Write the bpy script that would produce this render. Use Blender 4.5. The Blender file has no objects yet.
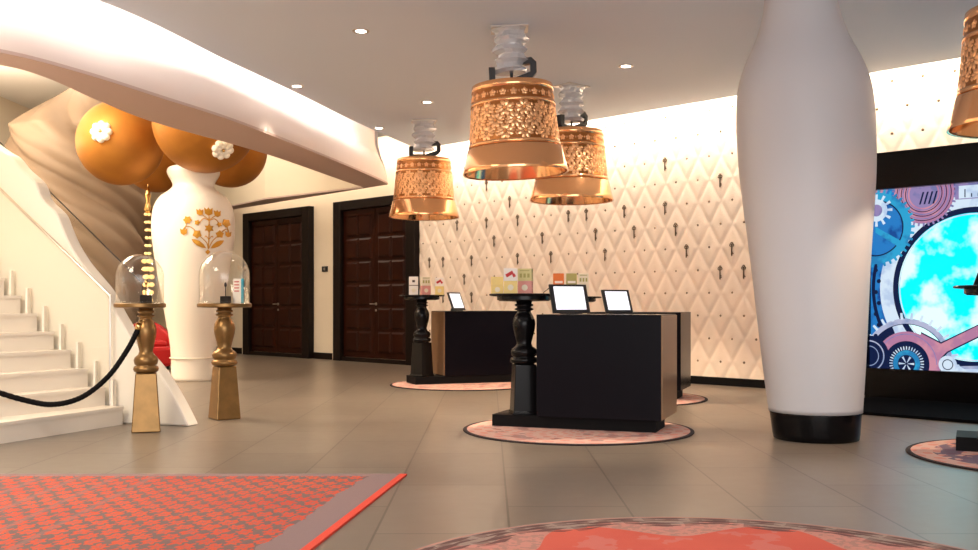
import bpy, math, random
from math import sin, cos, pi, sqrt, atan2, hypot
random.seed(7)
SC = bpy.context.scene
COL = SC.collection

# ------------------------------------------------------------------ mesh helpers
class MB:
    def __init__(self): self.v = []; self.f = []
    def add(self, vs, fs):
        n = len(self.v); self.v += [tuple(p) for p in vs]; self.f += [tuple(i + n for i in f) for f in fs]
        return self
    def box(self, c, size, rz=0.0, ax=None):
        """box centred at c; ax = three unit axes, else rotated by rz"""
        if ax is None: ax = ((cos(rz), sin(rz), 0), (-sin(rz), cos(rz), 0), (0, 0, 1))
        vs = []
        for sx in (-.5, .5):
            for sy in (-.5, .5):
                for sz in (-.5, .5):
                    a, b, d = sx * size[0], sy * size[1], sz * size[2]
                    vs.append([c[i] + a * ax[0][i] + b * ax[1][i] + d * ax[2][i] for i in range(3)])
        return self.add(vs, [(0, 1, 3, 2), (4, 6, 7, 5), (0, 4, 5, 1), (2, 3, 7, 6), (0, 2, 6, 4), (1, 5, 7, 3)])
    def lathe(self, prof, c=(0, 0, 0), n=40, lean=(0, 0), sq=0, rz=0, cap=True):
        """prof = [(r, z)...] bottom to top; sq = 4 gives a square section"""
        if sq: n = sq
        vs = []; fs = []
        for r, z in prof:
            for i in range(n):
                a = 2 * pi * i / n + rz
                vs.append((c[0] + lean[0] * z + r * cos(a), c[1] + lean[1] * z + r * sin(a), c[2] + z))
        m = len(prof)
        for j in range(m - 1):
            for i in range(n):
                k = (i + 1) % n
                fs.append((j * n + i, j * n + k, (j + 1) * n + k, (j + 1) * n + i))
        if cap:
            fs.append(tuple(reversed(range(n)))); fs.append(tuple((m - 1) * n + i for i in range(n)))
        return self.add(vs, fs)
    def tube(self, pts, r, n=10, rr=None):
        vs = []; fs = []; m = len(pts)
        for j, p in enumerate(pts):
            a = pts[max(0, j - 1)]; b = pts[min(m - 1, j + 1)]
            t = [b[i] - a[i] for i in range(3)]; L = sqrt(sum(x * x for x in t)) or 1; t = [x / L for x in t]
            up = (0, 0, 1) if abs(t[2]) < .95 else (1, 0, 0)
            s = [t[1] * up[2] - t[2] * up[1], t[2] * up[0] - t[0] * up[2], t[0] * up[1] - t[1] * up[0]]
            L = sqrt(sum(x * x for x in s)); s = [x / L for x in s]
            w = [s[1] * t[2] - s[2] * t[1], s[2] * t[0] - s[0] * t[2], s[0] * t[1] - s[1] * t[0]]
            q = rr(j) if rr else r
            for i in range(n):
                A = 2 * pi * i / n
                vs.append([p[k] + q * (cos(A) * s[k] + sin(A) * w[k]) for k in range(3)])
        for j in range(m - 1):
            for i in range(n):
                k = (i + 1) % n
                fs.append((j * n + i, j * n + k, (j + 1) * n + k, (j + 1) * n + i))
        fs.append(tuple(reversed(range(n)))); fs.append(tuple((m - 1) * n + i for i in range(n)))
        return self.add(vs, fs)
    def bar(self, pts, w, h, side):
        """flat bar following pts, 'side' = unit width direction"""
        vs = []; fs = []; m = len(pts)
        for j, p in enumerate(pts):
            a = pts[max(0, j - 1)]; b = pts[min(m - 1, j + 1)]
            t = [b[i] - a[i] for i in range(3)]; L = sqrt(sum(x * x for x in t)); t = [x / L for x in t]
            nn = [t[1] * side[2] - t[2] * side[1], t[2] * side[0] - t[0] * side[2], t[0] * side[1] - t[1] * side[0]]
            for (u, v) in ((-.5, -.5), (.5, -.5), (.5, .5), (-.5, .5)):
                vs.append([p[k] + u * w * side[k] + v * h * nn[k] for k in range(3)])
        for j in range(m - 1):
            for i in range(4):
                k = (i + 1) % 4
                fs.append((j * 4 + i, j * 4 + k, (j + 1) * 4 + k, (j + 1) * 4 + i))
        fs.append((3, 2, 1, 0)); fs.append(tuple((m - 1) * 4 + i for i in range(4)))
        return self.add(vs, fs)
    def prism(self, poly, z0, z1):
        n = len(poly)
        vs = [(p[0], p[1], z0) for p in poly] + [(p[0], p[1], z1) for p in poly]
        fs = [tuple(range(n))[::-1], tuple(range(n, 2 * n))]
        fs += [(i, (i + 1) % n, n + (i + 1) % n, n + i) for i in range(n)]
        return self.add(vs, fs)
    def slab(self, pts, off):
        """polygon of 3D points extruded by vector off"""
        n = len(pts)
        vs = [tuple(p) for p in pts] + [tuple(p[k] + off[k] for k in range(3)) for p in pts]
        fs = [tuple(range(n))[::-1], tuple(range(n, 2 * n))]
        fs += [(i, (i + 1) % n, n + (i + 1) % n, n + i) for i in range(n)]
        return self.add(vs, fs)
    def sphere(self, c, r, nu=24, nv=14, sc=(1, 1, 1)):
        vs = []; fs = []
        for j in range(1, nv):
            b = pi * j / nv
            for i in range(nu):
                a = 2 * pi * i / nu
                vs.append((c[0] + r * sc[0] * sin(b) * cos(a), c[1] + r * sc[1] * sin(b) * sin(a), c[2] + r * sc[2] * cos(b)))
        for j in range(nv - 2):
            for i in range(nu):
                k = (i + 1) % nu
                fs.append((j * nu + i, (j + 1) * nu + i, (j + 1) * nu + k, j * nu + k))
        T = len(vs); vs += [(c[0], c[1], c[2] + r * sc[2]), (c[0], c[1], c[2] - r * sc[2])]
        for i in range(nu):
            k = (i + 1) % nu
            fs.append((T, i, k)); fs.append((T + 1, (nv - 2) * nu + k, (nv - 2) * nu + i))
        return self.add(vs, fs)
    def grid(self, fn, nu, nv, wrap=False):
        vs = [fn(i / nu, j / nv) for j in range(nv + 1) for i in range(nu + (0 if wrap else 1))]
        W = nu if wrap else nu + 1
        fs = []
        for j in range(nv):
            for i in range(nu):
                k = (i + 1) % W if wrap else i + 1
                fs.append((j * W + i, j * W + k, (j + 1) * W + k, (j + 1) * W + i))
        return self.add(vs, fs)
    def build(self, name, mat, parent=None, smooth=False, bevel=0, solid=0, sub=0, auto=None):
        me = bpy.data.meshes.new(name); me.from_pydata(self.v, [], self.f); me.update()
        me.materials.append(mat)
        o = bpy.data.objects.new(name, me); COL.objects.link(o)
        if parent is not None: o.parent = parent
        if smooth or auto:
            me.polygons.foreach_set('use_smooth', [True] * len(me.polygons))
            if auto: me.set_sharp_from_angle(angle=math.radians(auto))
        if solid:
            m = o.modifiers.new('solid', 'SOLIDIFY'); m.thickness = solid; m.offset = 0
        if bevel:
            m = o.modifiers.new('bevel', 'BEVEL'); m.width = bevel; m.segments = 2; m.limit_method = 'ANGLE'
        if sub:
            m = o.modifiers.new('sub', 'SUBSURF'); m.levels = sub; m.render_levels = sub
        return o

def tag(o, label=None, cat=None, group=None, kind=None):
    if label: o['label'] = label
    if cat: o['category'] = cat
    if group: o['group'] = group
    if kind: o['kind'] = kind
    return o
def empty(name, loc, rz=0.0, **kw):
    o = bpy.data.objects.new(name, None); COL.objects.link(o)
    o.location = loc; o.rotation_euler = (0, 0, rz); o.empty_display_size = .1
    tag(o, **kw); return o
def kids(o): return [c for c in bpy.data.objects if c.parent == o]
def copy_tree(o, parent=None, mats=None):
    c = o.copy(); COL.objects.link(c)
    if parent is not None: c.parent = parent
    for ch in kids(o):
        if ch != c: copy_tree(ch, c)
    return c

# ------------------------------------------------------------------ materials
def mat(name, col, rough=.5, metal=0.0, bump=None, var=None, emit=None, alpha=1.0, coat=0.0, spec=.5, trans=0.0, ior=1.45, sss=0):
    m = bpy.data.materials.new(name); m.use_nodes = True
    nt = m.node_tree; b = nt.nodes['Principled BSDF']
    b.inputs['Base Color'].default_value = (*col, 1); b.inputs['Roughness'].default_value = rough
    b.inputs['Metallic'].default_value = metal; b.inputs['Alpha'].default_value = alpha
    b.inputs['Coat Weight'].default_value = coat; b.inputs['Specular IOR Level'].default_value = spec
    b.inputs['Transmission Weight'].default_value = trans; b.inputs['IOR'].default_value = ior
    tc = nt.nodes.new('ShaderNodeTexCoord')
    if var:   # (scale, second colour, contrast)
        n = nt.nodes.new('ShaderNodeTexNoise'); n.inputs['Scale'].default_value = var[0]; n.inputs['Detail'].default_value = 5
        mx = nt.nodes.new('ShaderNodeMix'); mx.data_type = 'RGBA'
        nt.links.new(tc.outputs['Object'], n.inputs['Vector'])
        mr = nt.nodes.new('ShaderNodeMapRange'); mr.inputs[1].default_value = .35; mr.inputs[2].default_value = .65
        nt.links.new(n.outputs['Fac'], mr.inputs[0]); nt.links.new(mr.outputs[0], mx.inputs[0])
        mx.inputs[6].default_value = (*col, 1); mx.inputs[7].default_value = (*var[1], 1)
        nt.links.new(mx.outputs[2], b.inputs['Base Color'])
    if bump:  # (scale, strength)
        n = nt.nodes.new('ShaderNodeTexNoise'); n.inputs['Scale'].default_value = bump[0]; n.inputs['Detail'].default_value = 4
        nt.links.new(tc.outputs['Object'], n.inputs['Vector'])
        bp = nt.nodes.new('ShaderNodeBump'); bp.inputs['Strength'].default_value = bump[1]; bp.inputs['Distance'].default_value = .01
        nt.links.new(n.outputs['Fac'], bp.inputs['Height']); nt.links.new(bp.outputs[0], b.inputs['Normal'])
    if emit:
        b.inputs['Emission Color'].default_value = (*emit[:3], 1); b.inputs['Emission Strength'].default_value = emit[3]
    return m

class NT:
    """small helper for node graphs"""
    def __init__(s, m): s.nt = m.node_tree; s.b = s.nt.nodes['Principled BSDF']
    def val(s, sock, x):
        if hasattr(x, 'is_linked') or isinstance(x, bpy.types.NodeSocket): s.nt.links.new(x, sock)
        else: sock.default_value = x
    def m(s, op, a, b=0.0, c=0.0):
        n = s.nt.nodes.new('ShaderNodeMath'); n.operation = op
        s.val(n.inputs[0], a); s.val(n.inputs[1], b); s.val(n.inputs[2], c); return n.outputs[0]
    def mix(s, f, a, b):
        n = s.nt.nodes.new('ShaderNodeMix'); n.data_type = 'RGBA'; s.val(n.inputs[0], f)
        s.val(n.inputs[6], a if not isinstance(a, tuple) else (*a, 1)); s.val(n.inputs[7], b if not isinstance(b, tuple) else (*b, 1))
        return n.outputs[2]
    def xyz(s, kind='Object'):
        tc = s.nt.nodes.new('ShaderNodeTexCoord'); sp = s.nt.nodes.new('ShaderNodeSeparateXYZ')
        s.nt.links.new(tc.outputs[kind], sp.inputs[0]); return tc.outputs[kind], sp.outputs[0], sp.outputs[1], sp.outputs[2]
    def noise(s, vec, scale, detail=3):
        n = s.nt.nodes.new('ShaderNodeTexNoise'); n.inputs['Scale'].default_value = scale; n.inputs['Detail'].default_value = detail
        if vec is not None: s.nt.links.new(vec, n.inputs['Vector'])
        return n.outputs['Fac']
    def comb(s, x, y, z=0.0):
        n = s.nt.nodes.new('ShaderNodeCombineXYZ'); s.val(n.inputs[0], x); s.val(n.inputs[1], y); s.val(n.inputs[2], z); return n.outputs[0]

M = {}
M['grey_ceiling'] = mat('painted_grey_ceiling', (.70, .78, .89), .8)
M['white_ceiling'] = mat('cove_white', (.88, .84, .78), .8)
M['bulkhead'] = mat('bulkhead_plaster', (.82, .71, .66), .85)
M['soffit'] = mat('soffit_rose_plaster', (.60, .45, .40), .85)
M['cream_wall'] = mat('cream_wall_paint', (.80, .70, .56), .6)
M['void_wall'] = mat('stairwell_beige_plaster', (.80, .70, .55), .7)
M['padding'] = mat('cream_leather_padding', (.90, .77, .66), .42, bump=(60, .15))
M['button'] = mat('bronze_button', (.22, .15, .10), .35, .7)
M['key'] = mat('aged_bronze_key', (.13, .08, .04), .45, .3)
M['black_gloss'] = mat('black_lacquer', (.004, .0035, .004), .22, spec=.2)
M['black_desk'] = mat('black_desk_laminate', (.004, .0035, .006), .25, spec=.16)
M['black_matte'] = mat('black_matte', (.005, .0045, .005), .6, spec=.12)
M['black_metal'] = mat('black_painted_metal', (.02, .02, .022), .35)
M['door_wood'] = mat('dark_chocolate_door', (.030, .006, .002), .35, var=(3, (.020, .004, .0018)), spec=.16)
M['door_frame'] = mat('dark_brown_frame', (.008, .004, .003), .4, spec=.2)
M['steel'] = mat('brushed_steel', (.6, .56, .5), .3, 1)
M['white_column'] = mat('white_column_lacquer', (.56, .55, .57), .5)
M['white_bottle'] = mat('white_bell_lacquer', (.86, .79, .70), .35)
M['gold_ball'] = mat('burnished_gold_leaf', (.43, .175, .024), .55, .5, bump=(6, .08), var=(2.5, (.36, .14, .02)))
M['gold_motif'] = mat('gold_motif', (.62, .30, .03), .4, .4)
M['meringue'] = mat('white_piped_flower', (.9, .85, .75), .5)
M['copper'] = mat('polished_copper', (.97, .50, .23), .16, .8)
M['copper_inner'] = mat('mirror_copper', (.95, .50, .24), .14, 1)
M['copper_gold'] = mat('pale_gold_relief', (1.0, .55, .27), .32, .85)
M['copper_dark'] = mat('dark_copper_ground', (.50, .19, .06), .3, 1)
M['antique_gold'] = mat('antique_gold_wood', (.28, .155, .055), .33, .75, var=(9, (.22, .125, .045)), bump=(20, .05))
M['trunk'] = mat('beige_brown_drape', (.245, .175, .12), .6, bump=(2, .1))
M['stair_white'] = mat('stair_white_stone', (.82, .74, .63), .4)
M['stringer'] = mat('white_stringer_plaster', (.84, .78, .68), .5)
M['rope'] = mat('black_braided_rope', (.006, .005, .005), .85, spec=.15)
M['brass'] = mat('polished_brass', (.75, .5, .2), .2, 1)
M['red_velvet'] = mat('red_upholstery', (.38, .004, .006), .5)
M['paper_white'] = mat('paper_white', (.85, .8, .74), .6)
M['bead'] = mat('amber_glass_bead', (.95, .72, .3), .1, 0, emit=(1, .66, .28, .7), alpha=.8)
M['figure_blue'] = mat('blue_cover', (.03, .35, .5), .5)
M['tablet_screen'] = mat('white_tablet_screen', (.8, .8, .85), .3, emit=(.90, .93, 1, .62))
M['lens'] = mat('downlight_lens', (1, .95, .85), .3, emit=(1, .9, .75, 12))
M['bulb'] = mat('lamp_bulb', (1, .9, .7), .3, emit=(1, .75, .45, 6))
M['trimring'] = mat('downlight_trim', (.6, .58, .56), .3, .6)

def glass_mat(name, tint, base=.03, edge=.55, rough=.02, veil=0.0):
    m = bpy.data.materials.new(name); m.use_nodes = True; nt = m.node_tree
    for n in list(nt.nodes): nt.nodes.remove(n)
    out = nt.nodes.new('ShaderNodeOutputMaterial'); mix = nt.nodes.new('ShaderNodeMixShader')
    tr = nt.nodes.new('ShaderNodeBsdfTransparent'); tr.inputs[0].default_value = (*tint, 1)
    gl = nt.nodes.new('ShaderNodeBsdfGlossy'); gl.inputs['Roughness'].default_value = rough; gl.inputs[0].default_value = (1, 1, 1, 1)
    lw = nt.nodes.new('ShaderNodeLayerWeight'); lw.inputs[0].default_value = .25
    mr = nt.nodes.new('ShaderNodeMapRange'); mr.inputs[3].default_value = base; mr.inputs[4].default_value = edge
    nt.links.new(lw.outputs['Facing'], mr.inputs[0]); nt.links.new(mr.outputs[0], mix.inputs[0])
    nt.links.new(tr.outputs[0], mix.inputs[1]); nt.links.new(gl.outputs[0], mix.inputs[2])
    last = mix
    if veil:
        df = nt.nodes.new('ShaderNodeBsdfDiffuse'); df.inputs[0].default_value = (.8, .8, .82, 1)
        m2 = nt.nodes.new('ShaderNodeMixShader'); m2.inputs[0].default_value = veil
        nt.links.new(mix.outputs[0], m2.inputs[1]); nt.links.new(df.outputs[0], m2.inputs[2]); last = m2
    nt.links.new(last.outputs[0], out.inputs[0])
    return m
M['glass'] = glass_mat('clear_glass', (.97, .97, .95))
M['rail_glass'] = glass_mat('railing_glass', (.985, .98, .96), .02, .2, veil=.0)
M['crystal'] = glass_mat('crystal_block', (.80, .81, .84), .22, .95, .12, veil=.45)

# floor: large grey-brown stone tiles with dark joints
def floor_mat():
    m = mat('grey_brown_floor_tile', (.2, .16, .13), .35, spec=.4); g = NT(m)
    vec, x, y, z = g.xyz()
    tx = g.m('DIVIDE', g.m('ADD', x, 20.05), .65); row = g.m('FLOOR', tx)
    ty = g.m('ADD', g.m('DIVIDE', g.m('ADD', y, 20 - .11), 1.3), g.m('MULTIPLY', row, .5))
    fx = g.m('FRACT', tx); fy = g.m('FRACT', ty)
    ex = g.m('MINIMUM', fx, g.m('SUBTRACT', 1.0, fx)); ey = g.m('MINIMUM', fy, g.m('SUBTRACT', 1.0, fy))
    jx = g.m('LESS_THAN', ex, .009); jy = g.m('LESS_THAN', ey, .0045)
    j = g.m('MAXIMUM', jx, jy)
    wn = g.nt.nodes.new('ShaderNodeTexWhiteNoise'); wn.noise_dimensions = '2D'
    g.nt.links.new(g.comb(row, g.m('FLOOR', ty)), wn.inputs['Vector'])
    n = g.noise(vec, 1.6, 6); n2 = g.noise(vec, 9, 5)
    f = g.m('ADD', g.m('MULTIPLY', n, .7), g.m('MULTIPLY', n2, .3))
    base = g.mix(f, (.125, .098, .076), (.195, .158, .124))
    base = g.mix(g.m('MULTIPLY', wn.outputs['Value'], .35), base, (.24, .20, .162))
    c = g.mix(g.m('MULTIPLY', j, .75), base, (.05, .04, .03))
    g.nt.links.new(c, g.b.inputs['Base Color'])
    r = g.m('ADD', .27, g.m('MULTIPLY', n2, .06)); g.nt.links.new(r, g.b.inputs['Roughness'])
    return m
M['floor'] = floor_mat()

RED = (.74, .06, .028); ORANGE = (.86, .15, .06); TAUPE = (.15, .095, .088); MAUVE = (.23, .15, .145)
def rug_rect_mat():
    m = mat('red_taupe_patterned_carpet', RED, .9); g = NT(m)
    vec, x, y, z = g.xyz()
    # staggered small flower lozenges
    def loz(cx, cy, ox, oy, k):
        a = g.m('SUBTRACT', g.m('FRACT', g.m('ADD', g.m('DIVIDE', x, cx), ox)), .5)
        b = g.m('SUBTRACT', g.m('FRACT', g.m('ADD', g.m('DIVIDE', y, cy), oy)), .5)
        d = g.m('SQRT', g.m('ADD', g.m('MULTIPLY', a, a), g.m('MULTIPLY', b, b)))
        ang = g.m('ARCTAN2', b, a)
        pet = g.m('MULTIPLY', g.m('COSINE', g.m('MULTIPLY', ang, 6.0)), .07)
        return g.m('LESS_THAN', d, g.m('ADD', pet, k))
    w1 = g.m('MULTIPLY', g.m('SUBTRACT', g.noise(vec, 14, 2), .5), .05); x0, y0 = x, y
    x = g.m('ADD', x, w1); y = g.m('ADD', y, g.m('MULTIPLY', w1, 1.6))
    p = g.m('MAXIMUM', loz(.13, .20, 0, 0, .285), loz(.13, .20, .5, .5, .285))
    core = g.m('MAXIMUM', loz(.13, .20, 0, 0, .08), loz(.13, .20, .5, .5, .08))
    x, y = x0, y0
    big = g.noise(vec, 1.3, 2)
    red = g.mix(big, (.50, .030, .014), (.60, .105, .035))
    c = g.mix(p, TAUPE, red); c = g.mix(core, c, (.25, .10, .09))
    # fading towards the border: ragged edge
    u = g.m('ADD', x, g.m('MULTIPLY', g.m('SUBTRACT', y, 6.45), -.133))      # slanted coordinate
    e = g.m('SUBTRACT', -.529, u)                                            # distance from right edge
    rag = g.m('ADD', .17, g.m('MULTIPLY', g.noise(vec, 5, 3), .14))
    bord = g.m('LESS_THAN', e, rag)
    far = g.m('SUBTRACT', 6.45, y); bord = g.m('MAXIMUM', bord, g.m('LESS_THAN', far, .09))
    c = g.mix(bord, c, MAUVE)
    edge = g.m('LESS_THAN', e, .045)
    c = g.mix(edge, c, (.66, .06, .03))
    # grey lanes between pattern fields, further left
    lane = g.m('LESS_THAN', g.m('FRACT', g.m('DIVIDE', g.m('ADD', x, .08), .23)), .16)
    lane = g.m('MULTIPLY', lane, g.m('LESS_THAN', x, -2.0)); lane = g.m('MULTIPLY', lane, .55)
    c = g.mix(lane, c, (.25, .12, .11))
    g.nt.links.new(c, g.b.inputs['Base Color'])
    n = g.noise(vec, 400, 1); bp = g.nt.nodes.new('ShaderNodeBump'); bp.inputs['Strength'].default_value = .4; bp.inputs['Distance'].default_value = .004
    g.nt.links.new(n, bp.inputs['Height']); g.nt.links.new(bp.outputs[0], g.b.inputs['Normal'])
    return m
def rug_round_mat(name, R, pale, blue=False):
    m = mat(name, RED, .9); g = NT(m)
    vec, x, y, z = g.xyz()
    r = g.m('DIVIDE', g.m('SQRT', g.m('ADD', g.m('MULTIPLY', x, x), g.m('MULTIPLY', y, y))), R)
    a = g.m('ARCTAN2', y, x)
    n = g.noise(vec, 3.0 / R, 4)
    if pale:
        pat = g.m('GREATER_THAN', g.m('ADD', g.m('MULTIPLY', g.m('SINE', g.m('MULTIPLY', a, 22.0)), g.m('SINE', g.m('MULTIPLY', r, 38.0))), g.m('MULTIPLY', n, .9)), .75)
        c = g.mix(n, (.54, .29, .24), (.66, .46, .39)); c = g.mix(g.m('MULTIPLY', pat, .42), c, (.62, .10, .06))
        inner = g.m('LESS_THAN', r, .82); patch = g.m('MULTIPLY', inner, g.m('GREATER_THAN', g.noise(vec, 5, 3), .47 if blue else .56))
        c = g.mix(g.m('MULTIPLY', patch, .75 if blue else .5), c, (.02, .03, .12) if blue else (.16, .07, .09))
        c = g.mix(g.m('GREATER_THAN', r, .965), c, (.02, .01, .012))
    else:
        c = g.mix(n, (.50, .07, .045), (.66, .12, .07))
        med = g.m('GREATER_THAN', g.m('ADD', g.m('MULTIPLY', g.m('COSINE', g.m('MULTIPLY', a, 8.0)), .10), r), .80)
        fine = g.m('GREATER_THAN', g.noise(vec, 28, 3), .52)
        c = g.mix(med, c, g.mix(g.m('MULTIPLY', fine, .55), (.52, .22, .17), (.27, .17, .13)))
        c = g.mix(g.m('MULTIPLY', g.m('GREATER_THAN', g.noise(vec, 4, 3), .56), .45), c, (.55, .20, .17))
        mot = g.m('GREATER_THAN', g.m('ADD', g.m('MULTIPLY', g.m('COSINE', g.m('MULTIPLY', a, 8.0)), .10), r), .925)
        mot = g.m('MAXIMUM', g.m('GREATER_THAN', g.m('ADD', g.m('MULTIPLY', g.m('COSINE', g.m('MULTIPLY', a, 16.0)), .035), r), .905), g.m('GREATER_THAN', r, .925))
        c = g.mix(mot, c, g.mix(g.noise(vec, 60, 2), (.24, .165, .135), (.36, .26, .21)))
        for ro, fr, th in ((.957, 74.0, .045), (.90, 56.0, .06)):
            band = g.m('LESS_THAN', g.m('ABSOLUTE', g.m('SUBTRACT', g.m('ADD', r, g.m('MULTIPLY', g.m('COSINE', g.m('MULTIPLY', a, 16.0)), .0 if ro > .93 else .03)), ro)), th * .55)
            tt = g.m('GREATER_THAN', g.m('SINE', g.m('MULTIPLY', a, fr)), -.1)
            ff = g.m('GREATER_THAN', g.m('ADD', g.m('SINE', g.m('MULTIPLY', a, fr * .5)), g.m('SINE', g.m('MULTIPLY', r, 170.0))), .1)
            bb = g.m('MULTIPLY', band, g.m('MAXIMUM', g.m('MULTIPLY', tt, .5), ff))
            c = g.mix(g.m('MULTIPLY', bb, .9), c, (.10, .035, .03))
        c = g.mix(g.m('GREATER_THAN', r, .985), c, (.45, .22, .18))
    g.nt.links.new(c, g.b.inputs['Base Color'])
    n = g.noise(vec, 400, 1); bp = g.nt.nodes.new('ShaderNodeBump'); bp.inputs['Strength'].default_value = .4; bp.inputs['Distance'].default_value = .004
    g.nt.links.new(n, bp.inputs['Height']); g.nt.links.new(bp.outputs[0], g.b.inputs['Normal'])
    return m
M['rug_rect'] = rug_rect_mat()
M['rug_pale'] = rug_round_mat('salmon_round_carpet', 1.01, True)
M['rug_blue'] = rug_round_mat('salmon_navy_round_carpet', 1.01, True, True)
M['rug_big'] = rug_round_mat('red_round_carpet', 1.45, False)

# ------------------------------------------------------------------ geometry of the room
F = 1000.0; H = 1.1
def u_(px): return (px - 489) / F
def zz(py, d): return H + (305 - py) * d / F
WD = (.703, -.711)            # direction of the long wall, to the right
WN = (-.711, -.703)           # its normal, into the room
A0 = (-1.256, 18.21)
def wall_s(px, C=16.75): d = C / (u_(px) + .989); return (18.21 - d) / .711, d
def W(s, off=0.0, z=0.0): return (A0[0] + WD[0] * s + WN[0] * off, A0[1] + WD[1] * s + WN[1] * off, z)
WRZ = atan2(WD[1], WD[0])
WAX = ((WD[0], WD[1], 0), (WN[0], WN[1], 0), (0, 0, 1))

def struct(o): o['kind'] = 'structure'; return o

struct(MB().prism([(-14, -5), (11, -5), (11, 34), (-14, 34)], -.1, 0).build('floor', M['floor']))
# long wall (runs behind doors and padding)
s_left, s_right = -20.0, 15.5
b = MB().slab([W(s_left, 0, 0), W(s_right, 0, 0), W(s_right, 0, 4.3), W(s_left, 0, 4.3)], (-WN[0] * .2, -WN[1] * .2, 0))
struct(b.build('wall_back', M['cream_wall']))
struct(MB().box((-9.7, 18, 2.65), (.2, 30, 5.3)).build('wall_left', M['cream_wall']))
struct(MB().box((8.9, 1.6, 2.1), (.2, 13.0, 4.2)).build('wall_right', M['cream_wall']))

# padded upholstery: diamonds with a button in the middle of each
ca, cb, cs0, cz0 = .365, .315, .304, .6406
PT = .024
def pad_h(s, z):
    v = (z - cz0) / (2 * cb); u = (s - cs0) / ca
    # lattice: centres at (i, j) and (i+.5, j+.5)  -> rotated coordinates
    p = u + v; q = u - v
    fp = abs(p - round(p)); fq = abs(q - round(q))     # 0 at centre, .5 at the seam
    e = min(.5 - fp, .5 - fq) * 2                       # 0 at seam, 1 at centre
    h = .62 * (1 - (1 - min(1, e / .26)) ** 2) + .38 * (1 - (1 - e) ** 2)
    dd = hypot(fp, fq)
    h -= .5 * math.exp(-(dd / .07) ** 2)
    return .012 + PT * h
s0p, s1p = .02, 13.2
z0p, z1p = .11, 4.12
nu, nv = 520, 170
def padfn(a, c):
    s = s0p + (s1p - s0p) * a; z = z0p + (z1p - z0p) * c
    return W(s, pad_h(s, z), z)
pad = MB().grid(padfn, nu, nv)
pad_o = pad.build('trim_1', M['padding'], smooth=True); struct(pad_o)
# buttons
keys = [(3,8),(5,7),(6,6),(4,6),(2,6),(4,5),(7,5),(9,6),(10,6),(10,5),(8,4),(6,4),(3,4),(1,4),(0,4),(2,3),(11,4),(14,8),(16,7),(14,6),(12,6),(12,5),(14,5),(15,4),(17,4),(16,3),(17,3),(3,2),(1,2)]
KS = set((4 if k == (3, 8) else k[0], k[1]) for k in keys)
keyset = sorted(KS)
spots = []
for r in range(-1, 12):
    for i in range(-1, 36):
        s = cs0 + ca * (i + .5 * (r % 2)); z = cz0 + cb * r
        if s0p + .08 < s < s1p - .05 and z0p + .06 < z < z1p - .05:
            spots.append((i, r, s, z))
def cam_d(s): return W(s)[1]
plain = [q for q in spots if (q[0], q[1]) not in KS]
plain.sort(key=lambda q: cam_d(q[2]) + (0 if W(q[2])[0] / W(q[2])[1] < .49 else 100))
proto = None
for i, r, s, z in plain[:100]:
    if proto is None:
        proto = MB().sphere((0, 0, 0), .019, 10, 6, (1, 1, .9)).build('button', M['button'], pad_o, smooth=True); o = proto
    else:
        o = proto.copy(); COL.objects.link(o)
    o.location = W(s, .012 + PT * .5 + .004, z)
rest = MB()
for i, r, s, z in plain[100:]: rest.sphere(W(s, .012 + PT * .5 + .004, z), .016, 8, 5)
o = rest.build('button', M['button'], pad_o, smooth=True); o['kind'] = 'stuff'
struct(MB().slab([W(.02, 0, 0), W(13.2, 0, 0), W(13.2, 0, .11), W(.02, 0, .11)], (WN[0] * .05, WN[1] * .05, 0)).build('baseboard_back', M['black_matte']))

# keys hanging on the padding
rows = {}
for i, r in keyset: rows.setdefault(r, []).append(i)
rn = {8: 'in the topmost row of keys', 7: 'in the second row of keys from the top', 6: 'in the third row of keys from the top', 5: 'in the fourth row of keys from the top',
      4: 'in the fifth row of keys from the top', 3: 'in the row of keys just above the cartons', 2: 'in the lowest row of keys'}
on = ['leftmost', 'second from the left', 'third from the left', 'fourth from the left', 'fifth from the left', 'sixth from the left', 'seventh from the left', 'eighth from the left', 'ninth from the left']
kproto = None
for r in sorted(rows):
    L = sorted(rows[r])
    for j, i in enumerate(L):
        s = cs0 + ca * (i + .5 * (r % 2)); z = cz0 + cb * r
        pos = on[j] if j < len(L) - 1 or len(L) < 3 else 'rightmost'
        if len(L) == 2: pos = ('left one', 'right one')[j]
        if kproto is None:
            kb = MB()
            for cx, cz in ((-.017, .012), (.017, .012), (0, .034)):
                ring = [(cx + .015 * cos(t * pi / 6), 0, cz + .015 * sin(t * pi / 6)) for t in range(13)]
                kb.tube(ring, .0065, 6)
            kb.lathe([(.006, -.135), (.009, -.13), (.008, -.02), (.013, -.015), (.009, -.01), (.008, 0)], n=8)
            k = kb.build('key', M['key'], smooth=True)
            bit = MB().box((.016, 0, -.105), (.026, .006, .012)); bit.box((.013, 0, -.085), (.02, .006, .010))
            bit.build('key_bit', M['key'], k); kproto = k
        else: k = copy_tree(kproto)
        k.location = W(s, .012 + PT + .008, z); k.rotation_euler = (0, 0, WRZ)
        tag(k, 'small bronze key, %s %s' % (pos, rn[r]), 'key', 'bronze keys hung on the padded wall')

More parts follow.
